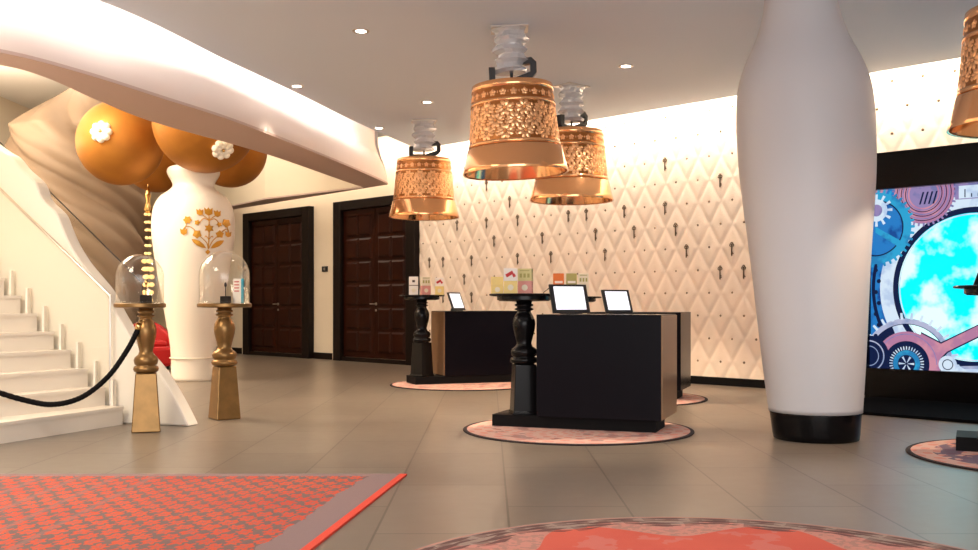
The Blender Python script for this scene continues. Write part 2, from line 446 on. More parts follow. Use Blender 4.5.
# ------------------------------------------------------------------ doors
def door(name, px0, px1, ztop, flip):
    sa, da = wall_s(px0); sb, db = wall_s(px1)
    w = sb - sa; mid = (sa + sb) / 2
    root = empty(name, W(mid, 0, 0), WRZ, kind='structure')
    fw = .24; dep = .14       # local frame: x along wall, y = -normal side
    fr = MB()
    for sx in (-1, 1): fr.box((sx * (w / 2 - fw / 2), -dep / 2 - .005, ztop / 2), (fw, dep, ztop))
    fr.box((0, -dep / 2 - .005, ztop - .09), (w - 2 * fw, dep, .18))
    fr.box((0, -.09, .04), (w - 2 * fw, .05, .08))
    fr.build('door_frame', M['door_frame'], root, bevel=.008)
    lw = (w - 2 * fw) / 2 - .012; lh = ztop - .18 - .09
    for k, sx in enumerate((-1, 1)):
        lf = MB(); cx = sx * (lw / 2 + .006)
        lf.box((cx, -.035, .085 + lh / 2), (lw, .05, lh))
        rows_ = 6; m_ = .09; pw = (lw - 2 * m_) / 2; ph = (lh - .17) / rows_
        for r in range(rows_):
            for c in range(2):
                x0 = cx - lw / 2 + m_ + pw * c + .008; z0 = .085 + .08 + ph * r + .02
                x1 = x0 + pw - .016; z1 = z0 + ph - .04; y0 = -.06; y1 = -.09; q = .04
                lf.add([(x0, y0, z0), (x1, y0, z0), (x1, y0, z1), (x0, y0, z1), (x0 + q, y1, z0 + q), (x1 - q, y1, z0 + q), (x1 - q, y1, z1 - q), (x0 + q, y1, z1 - q)],
                       [(0, 1, 5, 4), (1, 2, 6, 5), (2, 3, 7, 6), (3, 0, 4, 7), (4, 5, 6, 7)])
        leaf = lf.build('door_leaf', M['door_wood'], root)
        if (k == 0) == (flip > 0) or flip == 0:
            hx = -sx * 0 + (-1 if sx > 0 else 1) * .04
            hd = MB(); hd.box((hx, -.068, 1.12), (.05, .012, .05)); hd.tube([(hx, -.07, 1.12), (hx, -.12, 1.12), (hx + sx * .12, -.12, 1.12)], .011, 8)
            hd.box((hx, -.068, 1.0), (.04, .012, .04))
            hd.build('door_handle', M['steel'], leaf)
    for zc in (.45, 1.55, 2.55):
        MB().lathe([(.012, -.06), (.012, .06)], (w / 2 - fw - .005, -.07, zc), 8).build('hinge', M['steel'], root)
    return root
door('door_1', 248, 314, 3.13, 1)
door('door_2', 338.5, 419.8, 3.14, 1)
ss, sd = wall_s(328)
sp = empty('wall_switch', W(ss - .10, .012, 0), WRZ, label='small square dark switch plate on cream wall between the two doors', cat='light switch')
MB().box((0, 0, 1.83), (.19, .02, .11)).build('plate', M['black_metal'], sp, bevel=.004)
MB().box((0, -.013, 1.83), (.05, .008, .05)).build('rocker', M['steel'], sp)
# baseboard on door wall
bb = MB()
for pa, pb in ((60, 242), (312.5, 332.5)):
    a_, _ = wall_s(pa); b_, _ = wall_s(pb)
    bb.slab([W(a_ + .01, 0, 0), W(b_ - .01, 0, 0), W(b_ - .01, 0, .13), W(a_ + .01, 0, .13)], (WN[0] * .03, WN[1] * .03, 0))
struct(bb.build('baseboard_left', M['door_frame']))

# ------------------------------------------------------------------ ceilings
def spline(P, n=8):
    out = []
    for i in range(len(P) - 1):
        p0 = P[max(0, i - 1)]; p1 = P[i]; p2 = P[i + 1]; p3 = P[min(len(P) - 1, i + 2)]
        for k in range(n):
            t = k / n
            out.append(tuple(.5 * (2 * p1[c] + (p2[c] - p0[c]) * t + (2 * p0[c] - 5 * p1[c] + 4 * p2[c] - p3[c]) * t * t + (3 * p1[c] - p0[c] - 3 * p2[c] + p3[c]) * t ** 3) for c in range(len(p1))))
    out.append(tuple(P[-1])); return out
CE = spline([(-6.2, 5.6), (-4.6, 7.2), (-3.46, 8.85), (-2.88, 11.07), (-2.4, 12.9), (-1.95, 14.8), (-1.24, 17.3)])
poly = [(-6.6, -4.9), (8.7, -4.9), (8.7, (15.95 - 8.7) / .989), (-1.24, 17.38)] + list(reversed(CE[:-1]))
struct(MB().prism(poly, 3.8, 3.92).build('ceiling', M['grey_ceiling']))
# upper ceiling (cove top) over the room side
O = spline([(-8.6, 6.9), (-6.2, 7.35), (-4.75, 7.85), (-4.1, 8.4), (-3.72, 9.15), (-3.34, 10.3), (-2.88, 11.8), (-2.25, 14.8), (-1.85, 17.0), (-1.78, 17.6)])
I = spline([(-8.6, 7.9), (-6.4, 8.2), (-4.9, 8.5), (-4.31, 8.85), (-4.12, 9.4), (-4.05, 10.4), (-3.86, 11.7), (-3.15, 13.96), (-2.5, 17.0), (-2.26, 18.07)])
up = [(-8.6, -4.9), (8.8, -4.9)] + [W(14.6, 0)[:2], W(-.6, 0)[:2]] + [(p[0], p[1]) for p in reversed(O)]
struct(MB().prism(up, 4.18, 4.28).build('ceiling', M['white_ceiling']))
# bulkhead fascia: curved cross-section from soffit up to the cove
fas = MB(); n = len(O)
Oend = O + [W(-1.2, .70)[:2], W(-4.0, .50)[:2], W(-6.5, .30)[:2], W(-9.5, .22)[:2]]
prof = [(0, 3.25), (.0, 3.30), (-.03, 3.42), (-.08, 3.56), (-.15, 3.72), (-.20, 3.90), (-.22, 4.19)]
vs = []; fs = []
for j, p in enumerate(Oend):
    a = Oend[max(0, j - 1)]; b_ = Oend[min(len(Oend) - 1, j + 1)]
    tx, ty = b_[0] - a[0], b_[1] - a[1]; L = hypot(tx, ty); nx, ny = ty / L, -tx / L   # to the room side
    for o_, z in prof: vs.append((p[0] + nx * o_, p[1] + ny * o_, z))
m_ = len(prof)
for j in range(len(Oend) - 1):
    for k in range(m_ - 1): fs.append((j * m_ + k, (j + 1) * m_ + k, (j + 1) * m_ + k + 1, j * m_ + k + 1))
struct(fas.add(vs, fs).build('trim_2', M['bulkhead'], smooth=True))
# soffit ring: strip between outer edge O and opening edge I, then along the wall
sof = MB(); vs = []; fs = []
Ix = I + [W(-3.6, 1.0)[:2], W(-6.0, .62)[:2], W(-9.5, .5)[:2]]
Ox = O + [W(-3.4, .55)[:2], W(-6.2, .32)[:2], W(-9.5, .22)[:2]]
n = min(len(Ix), len(Ox))
for j in range(n): vs += [(Ox[j][0], Ox[j][1], 3.25), (Ix[j][0], Ix[j][1], 3.25)]
for j in range(n - 1): fs.append((2 * j, 2 * j + 1, 2 * j + 3, 2 * j + 2))
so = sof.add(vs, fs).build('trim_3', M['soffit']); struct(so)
m = so.modifiers.new('solid', 'SOLIDIFY'); m.thickness = .03; m.offset = -1 if False else 1
# opening sides rising to the upper storey
osd = MB(); vs = []; fs = []
for j, p in enumerate(Ix): vs += [(p[0], p[1], 3.24), (p[0], p[1], 5.2)]
for j in range(len(Ix) - 1): fs.append((2 * j, 2 * j + 2, 2 * j + 3, 2 * j + 1))
struct(osd.add(vs, fs).build('trim_4', M['void_wall'], smooth=False))
struct(MB().prism([(-9.6, 6.5), (-1.5, 6.5), (-1.5, 24), (-9.6, 28)], 5.2, 5.3).build('ceiling', M['white_ceiling']))

# ------------------------------------------------------------------ recessed downlights
dl = [((361, 31), 'recessed ceiling downlight nearest the top, upper left of the biggest bell lamp'), ((297, 86), 'recessed ceiling downlight right beside the glowing cove edge'),
      ((379, 128), 'tiny recessed ceiling downlight farthest away, just above the smallest bell lamp'), ((626, 66), 'recessed ceiling downlight right of the crystal-hung bell lamps'),
      ((427, 102), 'recessed ceiling downlight directly above the left bell lamp')]
dproto = None; DLP = []
for (px, py), lab in dl:
    d = 2.7 / (305 - py) * F; P = (u_(px) * d, d, 3.8); DLP.append(P)
    if dproto is None:
        r_ = empty('recessed_downlight', P)
        rg = MB().lathe([(.052, -.004), (.085, -.006), (.088, 0)], n=28, cap=False).build('trim_ring', M['trimring'], r_, smooth=True)
        MB().lathe([(.052, -.006), (.052, -.002)], n=24).build('lens', M['lens'], r_)
        dproto = r_
    else: r_ = copy_tree(dproto)
    r_.location = P; tag(r_, lab, 'ceiling light', 'recessed ceiling downlights')

# ------------------------------------------------------------------ bell lamps
def bell():
    root = empty('bell_pendant_lamp', (0, 0, 0))
    zb, zt = 2.38, 3.24
    def rad(z): return .442 - (z - 2.62) / (zt - 2.62) * .057
    sk = MB().lathe([(.500, zb + .008), (.514, zb), (.517, zb + .004), (.505, zb + .05), (.462, 2.61), (.458, 2.618), (.436, 2.62), (.436, 2.63)], n=72, cap=False)
    sk.build('skirt', M['copper'], root, smooth=True)
    MB().lathe([(.485, zb + .01), (.425, 2.62), (.37, 3.2), (.30, 3.225), (0.01, 3.225)], n=60, cap=False).build('inner_shell', M['copper_inner'], root, smooth=True)
    bd = MB().lathe([(rad(2.63), 2.63), (rad(3.15), 3.15), (rad(3.17), 3.17), (rad(3.235), 3.235), (.30, 3.24), (.01, 3.24)], n=72, cap=False)
    bd.build('shade', M['copper_dark'], root, smooth=True)
    for (a, c, q, nm) in ((2.63, 2.665, .010, 'copper_band'), (3.022, 3.058, .010, 'copper_band'), (3.165, 3.235, .008, 'copper_band')):
        MB().lathe([(rad(a) + .001, a), (rad(a) + q, a + .004), (rad(c) + q, c - .004), (rad(c) + .001, c)], n=72, cap=False).build(nm, M['copper'], root, smooth=True)
    rel = MB()
    def cp(th, z, o): r = rad(z) + o; return (r * cos(th), r * sin(th), z)
    def petal(th, z, ang, L, w, o=.008):
        pts = [(0, 0), (.35, -.5), (.75, -.42), (1, 0), (.75, .42), (.35, .5)]
        vs = []; r = rad(z)
        for a, b_ in pts:
            x = a * L * cos(ang) - b_ * w * sin(ang); y = a * L * sin(ang) + b_ * w * cos(ang)
            vs.append(cp(th + x / r, z + y, .002))
        x = .5 * L * cos(ang); y = .5 * L * sin(ang)
        vs.append(cp(th + x / r, z + y, o))
        rel.add(vs, [(i, (i + 1) % 6, 6) for i in range(6)])
    N = 14
    for row, z in enumerate((2.735, 2.845, 2.955)):
        for i in range(N):
            th = 2 * pi * (i + .5 * (row % 2)) / N
            for k in range(8):
                a = k * pi / 4 + pi / 8
                petal(th + .016 * cos(a) / .42, z + .016 * sin(a), a, .068, .040)
            for k in range(6): petal(th, z, k * pi / 3, .018, .016, .010)
            th2 = th + pi / N
            for k in range(4): petal(th2 + .006 * cos(k * pi / 2 + .4), z + .01 * sin(k * pi / 2), k * pi / 2 + (.5 if k % 2 else 0), .042, .024)
    for i in range(24):
        th = 2 * pi * i / 24
        for k in range(5): petal(th, 3.108, k * 2 * pi / 5 + .3, .036, .028)
        petal(th + pi / 24 , 3.095, pi / 2, .03, .012)
    rel.build('floral_relief', M['copper_gold'], root)
    hd = MB()
    hd.bar([(-.19, 0, 3.42), (-.19, 0, 3.30), (-.17, 0, 3.275), (.02, 0, 3.275), (.19, 0, 3.335), (.215, 0, 3.36), (.215, 0, 3.45), (.195, 0, 3.475), (.06, 0, 3.455)], .085, .06, (0, 1, 0))
    hd.build('bracket', M['black_metal'], root, bevel=.006)
    cr = MB(); rnd = random.Random(3)
    prof = []
    for j in range(15):
        z = 3.36 + (3.79 - 3.36) * j / 14; prof.append((.15 + .022 * sin(j * 1.9) + rnd.uniform(-.01, .01), z))
    cr.lathe(prof, n=12, sq=0); 
    cr.v = [(x + .02 * sin(z * 31 + y * 20), y * .85 + .015 * cos(z * 40 + x * 17), z) for x, y, z in cr.v]
    cr.build('crystal_stem', M['crystal'], root)
    MB().box((0, 0, 3.793), (.36, .30, .012)).build('ceiling_plate', M['trimring'], root)
    MB().lathe([(.05, 2.98), (.075, 3.02), (.075, 3.10), (.04, 3.2)], n=16).build('bulb', M['bulb'], root, smooth=True)
    MB().lathe([(.014, 3.25), (.014, 3.40)], n=10).build('rod', M['black_metal'], root)
    return root
lamps = [(507, 27, 'largest copper bell pendant lamp with floral relief, hanging front and centre above the near desk', .25, 0.03),
         (568, 86, 'copper bell pendant lamp half behind the big bell lamp, on its right', .7, 0),
         (424.5, 121, 'smallest copper bell pendant lamp hanging in front of the right brown door', .15, 0)]
LP = []
bl = bell()
for j, (px, py, lab, rz, tl) in enumerate(lamps):
    d = 2.7 / (305 - py) * F
    if j == 0: d = 9.75
    o = bl if j == 0 else copy_tree(bl)
    o.location = (.366 if j == 0 else u_((518, 571.5, 424)[j]) * d, d, 0); o.rotation_euler = (0, -.0436 if j == 0 else 0, rz if j else 0); LP.append((o.location[0], d))
    tag(o, lab, 'pendant lamp', 'copper bell lamps hanging from the ceiling')
o = copy_tree(bl); o.location = (3.86, 7.2, 0); o.rotation_euler = (0, 0, .4); LP.append((3.86, 7.2))
tag(o, 'copper bell pendant lamp cut off by the right picture edge, above the screen', 'pendant lamp', 'copper bell lamps hanging from the ceiling')

# ------------------------------------------------------------------ big white column
col = empty('bottle_shaped_column', (2.695, 8.24, 0), label='tall white bottle-shaped column with a black foot, standing right of centre', cat='column')
prf = [(769, 863, 414)] 
edge = [(767.5,863.7,411),(763.5,866,380),(758.6,867.7,344),(752,870.6,275),(747.5,871.8,240),(739.9,873.7,183),(736.6,873.9,144),(735.7,872.8,113.5),(737.5,869.3,87),(744,862,65.5),(755,848,39),(761,839.5,17),(763.7,835.7,0),(765,833,-23)]
P_ = []
for l, r, y in edge: P_.append(((r - l) / 2 * 8.24 / F * (.968 - .033 * min(1, max(0, (y - 180) / 160))), zz(y, 8.24)))
P_ = spline([(a, b_) for a, b_ in P_], 5)
LN = (-.036, 0)
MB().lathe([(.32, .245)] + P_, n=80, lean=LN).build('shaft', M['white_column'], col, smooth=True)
MB().lathe([(.363, .228), (.368, .233), (.368, .243), (.363, .247)], n=80, lean=LN, cap=False).build('white_rim', M['white_bottle'], col, smooth=True)
MB().lathe([(.328, .0), (.338, .006), (.346, .05), (.362, .215), (.362, .228), (.32, .229)], n=80, lean=LN).build('black_foot', M['black_gloss'], col, smooth=True)

# ------------------------------------------------------------------ screen wall
SCC = 16.05; SOFF = .4975
def S_(px, py):
    d = SCC / (u_(px) + .989); X = u_(px) * d
    s = ((X - A0[0]) * WD[0] + (d - A0[1]) * WD[1]); return s, zz(py, d), d
sL = S_(865, 200)[0]; sR = sL + 4.1
scr = empty('video_wall', W((sL + sR) / 2, SOFF - .2, 0), WRZ, label='huge black-framed video screen showing gears and a cyan porthole, behind the white column', cat='screen')
mid = (sL + sR) / 2; ww = sR - sL; yb = -.2    # local: x along wall, y = -(offset from centre)
zt_, z1, z0 = 2.87, 2.445, .362
cab = MB(); 
cab.box((0, 0, (zt_ + z1) / 2), (ww, .4, zt_ - z1))
cab.box((0, 0, (z0) / 2), (ww, .4, z0))
cab.box((0, .06, (z0 + z1) / 2), (ww, .26, z1 - z0))
for sx in (-1, 1): cab.box((sx * (ww / 2 - .01), -.07 - .07, (z0 + z1) / 2), (.02, .12, z1 - z0))
cab.build('cabinet', M['black_gloss'], scr)
def em(name, c, k=1.0, c2=None, sc=3.0):
    m = mat(name, tuple(x * .05 for x in c), .35, emit=(*c, k), spec=.1); g = NT(m)
    if c2:
        vec, x, y, z = g.xyz(); nn = g.noise(vec, sc, 4)
        mr = g.nt.nodes.new('ShaderNodeMapRange'); mr.inputs[1].default_value = .47; mr.inputs[2].default_value = .58; g.nt.links.new(nn, mr.inputs[0])
        g.nt.links.new(g.mix(mr.outputs[0], c, c2), g.b.inputs['Emission Color'])
    return m
E_navy = em('screen_navy', (.004, .010, .045)); E_blue = em('screen_blue', (.015, .15, .42), 1, (.006, .05, .22), 5)
E_cyan = em('screen_cyan_clouds', (.0, .50, .64), 1.5, (.42, .68, .66), 2.6); E_white = em('screen_white', (.50, .60, .70), 1, (.36, .46, .62), 6)
E_silver = em('screen_silver', (.34, .36, .50), 1, (.20, .26, .42), 6)
E_pink = em('screen_pink', (.46, .20, .27), 1, (.34, .15, .26), 5); E_mauve = em('screen_mauve', (.22, .17, .34), 1, (.14, .14, .30), 8)
E_teal = em('screen_teal', (.02, .27, .48), 1, (.015, .16, .36), 6)
def loc(px, py): s, z, d = S_(px, py); return s - mid, z
layer = [0]
scr_face = MB().box((0, -.078, (z0 + z1) / 2), (ww - .04, .012, z1 - z0)).build('screen_panel', E_blue, scr)
def flat(poly, m, name):
    """flat figure drawn on the screen; poly = [(x, z)] clipped to the panel"""
    layer[0] += 1; y = -.084 - .0006 * layer[0]
    xa, xb = -ww / 2 + .02, ww / 2 - .02
    mb = MB()
    for pl in poly:
        # Sutherland-Hodgman
        for ax_, lim, sg in ((0, xa, 1), (0, xb, -1), (1, z0, 1), (1, z1, -1)):
            out = []
            for i in range(len(pl)):
                p, q = pl[i - 1], pl[i]; ip = (p[ax_] - lim) * sg >= 0; iq = (q[ax_] - lim) * sg >= 0
                if ip != iq:
                    t = (lim - p[ax_]) / (q[ax_] - p[ax_]); out.append((p[0] + (q[0] - p[0]) * t, p[1] + (q[1] - p[1]) * t))
                if iq: out.append(q)
            pl = out
            if not pl: break
        if len(pl) > 2: mb.add([(x, y, z) for x, z in pl], [tuple(range(len(pl)))])
    if mb.f: mb.build(name, m, scr_face)
def annulus(c, r0, r1, n=64, a0=0, a1=2 * pi):
    out = []
    for i in range(n):
        a = a0 + (a1 - a0) * i / n; b_ = a0 + (a1 - a0) * (i + 1) / n
        out.append([(c[0] + r0 * cos(a), c[1] + r0 * sin(a)), (c[0] + r1 * cos(a), c[1] + r1 * sin(a)), (c[0] + r1 * cos(b_), c[1] + r1 * sin(b_)), (c[0] + r0 * cos(b_), c[1] + r0 * sin(b_))])
    return out
def disc(c, r, n=64): return [[(c[0] + r * cos(2 * pi * i / n), c[1] + r * sin(2 * pi * i / n)) for i in range(n)]]
def teeth(c, r0, r1, n, fill=.5):
    out = []
    for i in range(n):
        a = 2 * pi * i / n; w = 2 * pi / n * fill
        out.append([(c[0] + r0 * cos(a - w / 2), c[1] + r0 * sin(a - w / 2)), (c[0] + r1 * cos(a - w / 3), c[1] + r1 * sin(a - w / 3)), (c[0] + r1 * cos(a + w / 3), c[1] + r1 * sin(a + w / 3)), (c[0] + r0 * cos(a + w / 2), c[1] + r0 * sin(a + w / 2))])
    return out
cC = loc(969, 287)
flat(annulus(cC, .86, 1.04, 90), E_white, 'pale_ring'); flat(annulus(cC, 1.10, 1.14, 90), E_navy, 'outer_navy_line')
flat(disc(cC, .87, 90), E_cyan, 'cyan_porthole'); flat(annulus(cC, .82, .885, 90), E_navy, 'navy_ring'); flat(annulus(cC, .80, .815, 90), E_white, 'thin_ring')
g5 = loc(893, 197)
flat(disc(g5, .33), E_mauve, 'mauve_gear'); flat(teeth(g5, .32, .36, 34), E_mauve, 'mauve_gear_teeth')
for a_ in (.29, .24, .19): flat(annulus(g5, a_, a_ + .022), E_pink, 'mauve_gear_ring'); flat(annulus(g5, a_ + .028, a_ + .036), E_navy, 'mauve_gear_groove')
flat(disc(g5, .14), E_blue, 'mauve_gear_hub')
g2 = loc(920, 193)
flat(disc(g2, .34), E_pink, 'pink_gear'); flat(teeth(g2, .33, .37, 40), E_mauve, 'pink_gear_teeth')
for a_ in (.30, .25, .20): flat(annulus(g2, a_, a_ + .010), E_navy, 'pink_gear_groove'); flat(annulus(g2, a_ - .022, a_ - .008), E_mauve, 'pink_gear_ring')
flat(disc(g2, .16), E_mauve, 'pink_gear_hub')
for i_ in range(4): flat([[(g2[0] - .05 + .05 * i_, g2[1] - .12), (g2[0] - .03 + .05 * i_, g2[1] - .12), (g2[0] + .01 + .05 * i_, g2[1] + .02), (g2[0] - .01 + .05 * i_, g2[1] + .02)]], E_navy, 'hub_slot')
g1 = loc(872, 228)
flat(disc(g1, .36), E_blue, 'blue_gear'); flat(annulus(g1, .33, .42), E_teal, 'blue_gear_ring'); flat(teeth(g1, .41, .46, 38), E_teal, 'blue_gear_teeth'); flat(annulus(g1, .315, .33), E_navy, 'gear_groove')
flat([[(g1[0], g1[1] + .02), (g1[0] + .3, g1[1] - .16), (g1[0] + .26, g1[1] - .22), (g1[0], g1[1] - .05)]], E_teal, 'gear_spoke')
g1b = loc(873, 210); flat(teeth(g1b, .06, .19, 12, .5), E_white, 'white_cog_teeth'); flat(disc(g1b, .13), E_white, 'white_cog'); flat(disc(g1b, .07), E_mauve, 'white_cog_hub')
x0_, zt2 = loc(952, 190)
flat([[(x0_, 2.27), (ww / 2, 2.27), (ww / 2, 2.445), (x0_, 2.445)]], E_mauve, 'scale_strip')
flat([[(x0_ + .04, 2.28), (ww / 2, 2.28), (ww / 2, 2.42), (x0_ + .04, 2.42)]], E_white, 'scale_strip_face')
flat([[(x0_ + .1 + .07 * i, 2.29), (x0_ + .1 + .07 * i + .012, 2.29), (x0_ + .1 + .07 * i + .012, 2.38 if i % 4 == 0 else 2.33), (x0_ + .1 + .07 * i, 2.38 if i % 4 == 0 else 2.33)] for i in range(28)], E_navy, 'scale_ticks')
g3 = loc(903.5, 364)
flat(annulus(g3, .37, .455, 60, pi * .62, pi * 1.2), E_navy, 'navy_arc')  # navy arc left of the pink plate, part of the screen picture
flat(annulus(g3, .455, .52), E_silver, 'silver_gear'); flat(teeth(g3, .51, .585, 30, .32), E_white, 'silver_gear_teeth'); flat(annulus(g3, .452, .460), E_navy, 'silver_gear_line')
flat(disc(g3, .37), E_pink, 'pink_plate')
flat([[loc(918, 333), loc(938, 343.5), loc(985, 321), loc(985, 332), loc(944, 352), loc(938, 358), loc(937, 371), loc(905, 371)]], E_pink, 'pink_arm')
flat([[loc(918, 332), loc(938, 342.5), loc(985, 320), loc(985, 321), loc(938, 344), loc(918, 333.5)]], E_navy, 'arm_upper_line')
flat([[loc(985, 332), loc(944, 352), loc(938, 358), loc(937, 371), loc(938.5, 371), loc(939.5, 359), loc(945, 353), loc(985, 333.5)]], E_navy, 'arm_lower_line')
flat(annulus(g3, .335, .345, 60, 0, pi), E_mauve, 'pink_plate_line')
flat(disc(g3, .26), E_navy, 'navy_gear'); flat(teeth(g3, .16, .20, 36, .5), E_white, 'navy_gear_ticks')
flat(disc(g3, .155), E_teal, 'gear_face'); flat(disc(g3, .10), E_navy, 'gear_centre'); flat(teeth(g3, .015, .09, 6, .4), E_white, 'gear_star')
g4 = loc(866, 356); flat(disc(g4, .24), E_navy, 'dark_gear'); flat(annulus(g4, .17, .185), E_silver, 'dark_gear_ring'); flat(annulus(g4, .11, .12), E_silver, 'dark_gear_ring')
g6 = loc(945, 365); flat(disc(g6, .10), E_white, 'silver_wheel'); flat(annulus(g6, .05, .06), E_navy, 'silver_wheel_ring')
flat([[loc(956, 363.5), loc(990, 362.5), loc(990, 365.5), loc(957, 366)]], E_navy, 'navy_bar'); flat([[loc(957, 366.5), loc(990, 366), loc(990, 369.5), loc(962, 369.5)]], E_silver, 'silver_bar')
for q in range(7):
    pp = loc(873 + (q % 2) * 3, 270 + q * 11); flat(disc(pp, .025, 16), E_navy, 'rivet')
bd_ = MB()
for z_ in (z0 - .006, z1 + .006): bd_.box((0, -.09, z_), (ww - .04, .04, .014))
bd_.box((-ww / 2 + .012, -.09, (z0 + z1) / 2), (.014, .04, z1 - z0))
bd_.build('screen_bezel', M['steel'], scr)
# black floor plinth below
b0 = MB().slab([W(sL + .1, SOFF + .02, 0), W(sR, SOFF + .02, 0), W(sR, SOFF + 1.7, 0), W(sL + .1, SOFF + 1.7, 0)], (0, 0, .03))
tag(b0.build('floor_plinth', mat('black_felt', (.004, .004, .005), .9, spec=.02)), 'low black floor plinth running along the foot of the video screen', 'platform')

# ------------------------------------------------------------------ carpets
rr = MB().prism([(-4.9, 6.45), (-.529, 6.45), (-.529 - .133 * 3.4, 3.05), (-4.9 - .133 * 3.4, 3.05)], 0, .012)
tag(rr.build('carpet', M['rug_rect']), 'red and taupe patterned rectangular carpet at the lower left', 'carpet')
def round_rug(x, y, r, m, lab):
    o = MB().lathe([(r - .004, 0), (r, .004), (r, .008), (r - .006, .012)], n=120).build('round_carpet', m)
    o.location = (x, y, 0); tag(o, lab, 'carpet')
round_rug(.78, 8.81, 1.01, M['rug_pale'], 'salmon round carpet with dark rim under the near black desk')
round_rug(-.355, 13.8, 1.01, M['rug_pale'], 'salmon round carpet under the far left desk, beyond the near desk')
round_rug(1.55, 11.8, 1.01, M['rug_pale'], 'salmon round carpet peeking out behind the near desk, against the padded wall')
round_rug(4.08, 7.17, 1.01, M['rug_blue'], 'salmon and blue round carpet below the screen, cut by the right picture edge')
round_rug(.9, 3.69, 1.45, M['rug_big'], 'large red round carpet with ornamental brown border at the bottom of the picture')

# ------------------------------------------------------------------ turned legs
def baluster_profile(ks, z0, z1):
    """(r, z) above the square foot; z given as fraction between z0 and z1"""
    pr = [(.095, 0), (.125, .02), (.135, .06), (.125, .10), (.10, .115), (.118, .13), (.128, .19), (.118, .24), (.082, .28), (.070, .33), (.083, .42), (.103, .55), (.110, .64), (.103, .72), (.08, .79), (.066, .83), (.066, .85), (.09, .865), (.09, .885), (.068, .90), (.068, .915), (.088, .93), (.088, .95), (.07, .965), (.078, 1.0)]
    return [(r * ks, z0 + (z1 - z0) * t) for r, t in pr]

# black counter table on its desk: built once, local origin = front corner of desk body, x to the other end
M['bronze_panel'] = mat('satin_bronze_panel', (.30, .17, .09), .3, .55)
def desk_set(origin, ang, mirror, labs, base_z=.012, side=True):
    """desk body along local +x*mirror; plinth extends beyond the far end and carries the table"""
    root = empty('reception_desk', (origin[0], origin[1], base_z), ang, label=labs[0], cat='desk', group='black reception desks')
    sg = mirror; w, dp = 1.10, .75 if mirror < 0 else .6
    MB().box((sg * w / 2, dp / 2, .107 + (1.005 - .107) / 2), (w, dp, 1.005 - .107)).build('body', M['black_desk'], root, bevel=.004)
    if side: MB().box((-sg * .004, dp / 2, .107 + .449), (.010, dp - .012, .88)).build('side_panel', M['bronze_panel'], root)['label'] = 'bronze side panel'
    MB().box((sg * .80, .07 + .22, .052), (1.48, .44, .104)).build('plinth', M['black_matte'], root, bevel=.003)
    return root
def table_on(origin, ang, mirror, lab, ld=1.0, base_z=.012, tx=1.30):
    ca_, sa_ = cos(ang), sin(ang); x, y = mirror * tx, .22
    P = (origin[0] + x * ca_ - y * sa_, origin[1] + x * sa_ + y * ca_, base_z + .106)
    t = empty('counter_table', P, ang, label=lab, cat='table', group='black turned-leg counter tables')
    MB().lathe([(.175, 0), (.175, .012), (.160, .03), (.135, .44), (.128, .45)], sq=4, rz=pi / 4 + .5).build('foot', M['black_gloss'], t, bevel=.012)
    MB().lathe(baluster_profile(.95, .45, 1.015), n=32).build('baluster', M['black_gloss'], t, smooth=True)
    MB().lathe([(.10, 1.013), (.225, 1.018), (.245, 1.03), (.245, 1.06)], n=48).build('apron', M['black_gloss'], t, auto=40)
    MB().lathe([(.26, 1.06), (.312, 1.066), (.318, 1.075), (.312, 1.083), (.30, 1.085)], n=64).build('tabletop', M['black_gloss'], t, auto=40)
    return P, P[2] + 1.085
D1 = (1.45, 8.42); A1 = math.radians(-20)
desk_set(D1, A1, -1, ['black reception desk nearest the viewer, carrying two lit tablets'])
T1, TZ = table_on(D1, A1, -1, 'black turned-leg counter table with cartons at the left end of the near desk', tx=1.285)
D2 = (-.607, 13.78); A2 = math.radians(21)
desk_set(D2, A2, 1, ['black reception desk farthest left, standing in front of the padded wall by the doors'])
A3 = A1; D3 = (2.19, 11.42)
desk_set(D3, A3, -1, ['black reception desk mostly hidden directly behind the near desk'], side=False)
T3, _ = table_on(D3, A3, -1, 'black counter table hidden behind the near desk, its top showing between the tablets')
# the far table stands at the left end of the far desk
P2 = (-.93, 13.86, .118)
t2 = None
def simple_desk_ext(P, ang, w=.62):
    return None
T2 = P2
t2 = empty('counter_table', P2, A2, label='black turned-leg counter table at the left end of the far desk', cat='table', group='black turned-leg counter tables')
src = [o for o in bpy.data.objects if o.name == 'counter_table'][0]
for ch in kids(src):
    c = ch.copy(); COL.objects.link(c); c.parent = t2
A4 = math.radians(-26)
D4 = (4.08 + .76, 7.17 - .44)
desk_set(D4, A4, -1, ['black reception desk at the right picture edge, only its plinth in view'])
t4 = empty('counter_table', ((.513 * 7.1), 7.1, .118), A4, label='black counter table in front of the video screen at the right picture edge', cat='table', group='black turned-leg counter tables')
for ch in kids(src):
    c = ch.copy(); COL.objects.link(c); c.parent = t4
t2.scale = t4.scale = (1, 1, 1.034)
# far desk: plinth must run to the left under its table
for o in bpy.data.objects:
    if o.parent and o.parent.name == 'reception_desk.001' and o.name.startswith('plinth'):
        me = bpy.data.meshes.new('plinth'); q = MB().box((.345, .23, .052), (1.53, .44, .104)); me.from_pydata(q.v, [], q.f); me.materials.append(M['black_matte']); o.data = me

# dark stand on the right table
st = empty('brochure_stand', (.508 * 7.1, 7.1, .118 + 1.085 * 1.034), -.3, label='dark leaning brochure stand on the counter table in front of the screen', cat='stand')
MB().slab([(-.13, -.12, 0), (.13, -.12, 0), (.02, .02, .38), (-.02, .02, .38)], (0, .02, 0)).build('front_panel', M['black_metal'], st)
MB().slab([(-.13, .16, 0), (.13, .16, 0), (.02, .03, .38), (-.02, .03, .38)], (0, .02, 0)).build('back_panel', M['black_metal'], st)

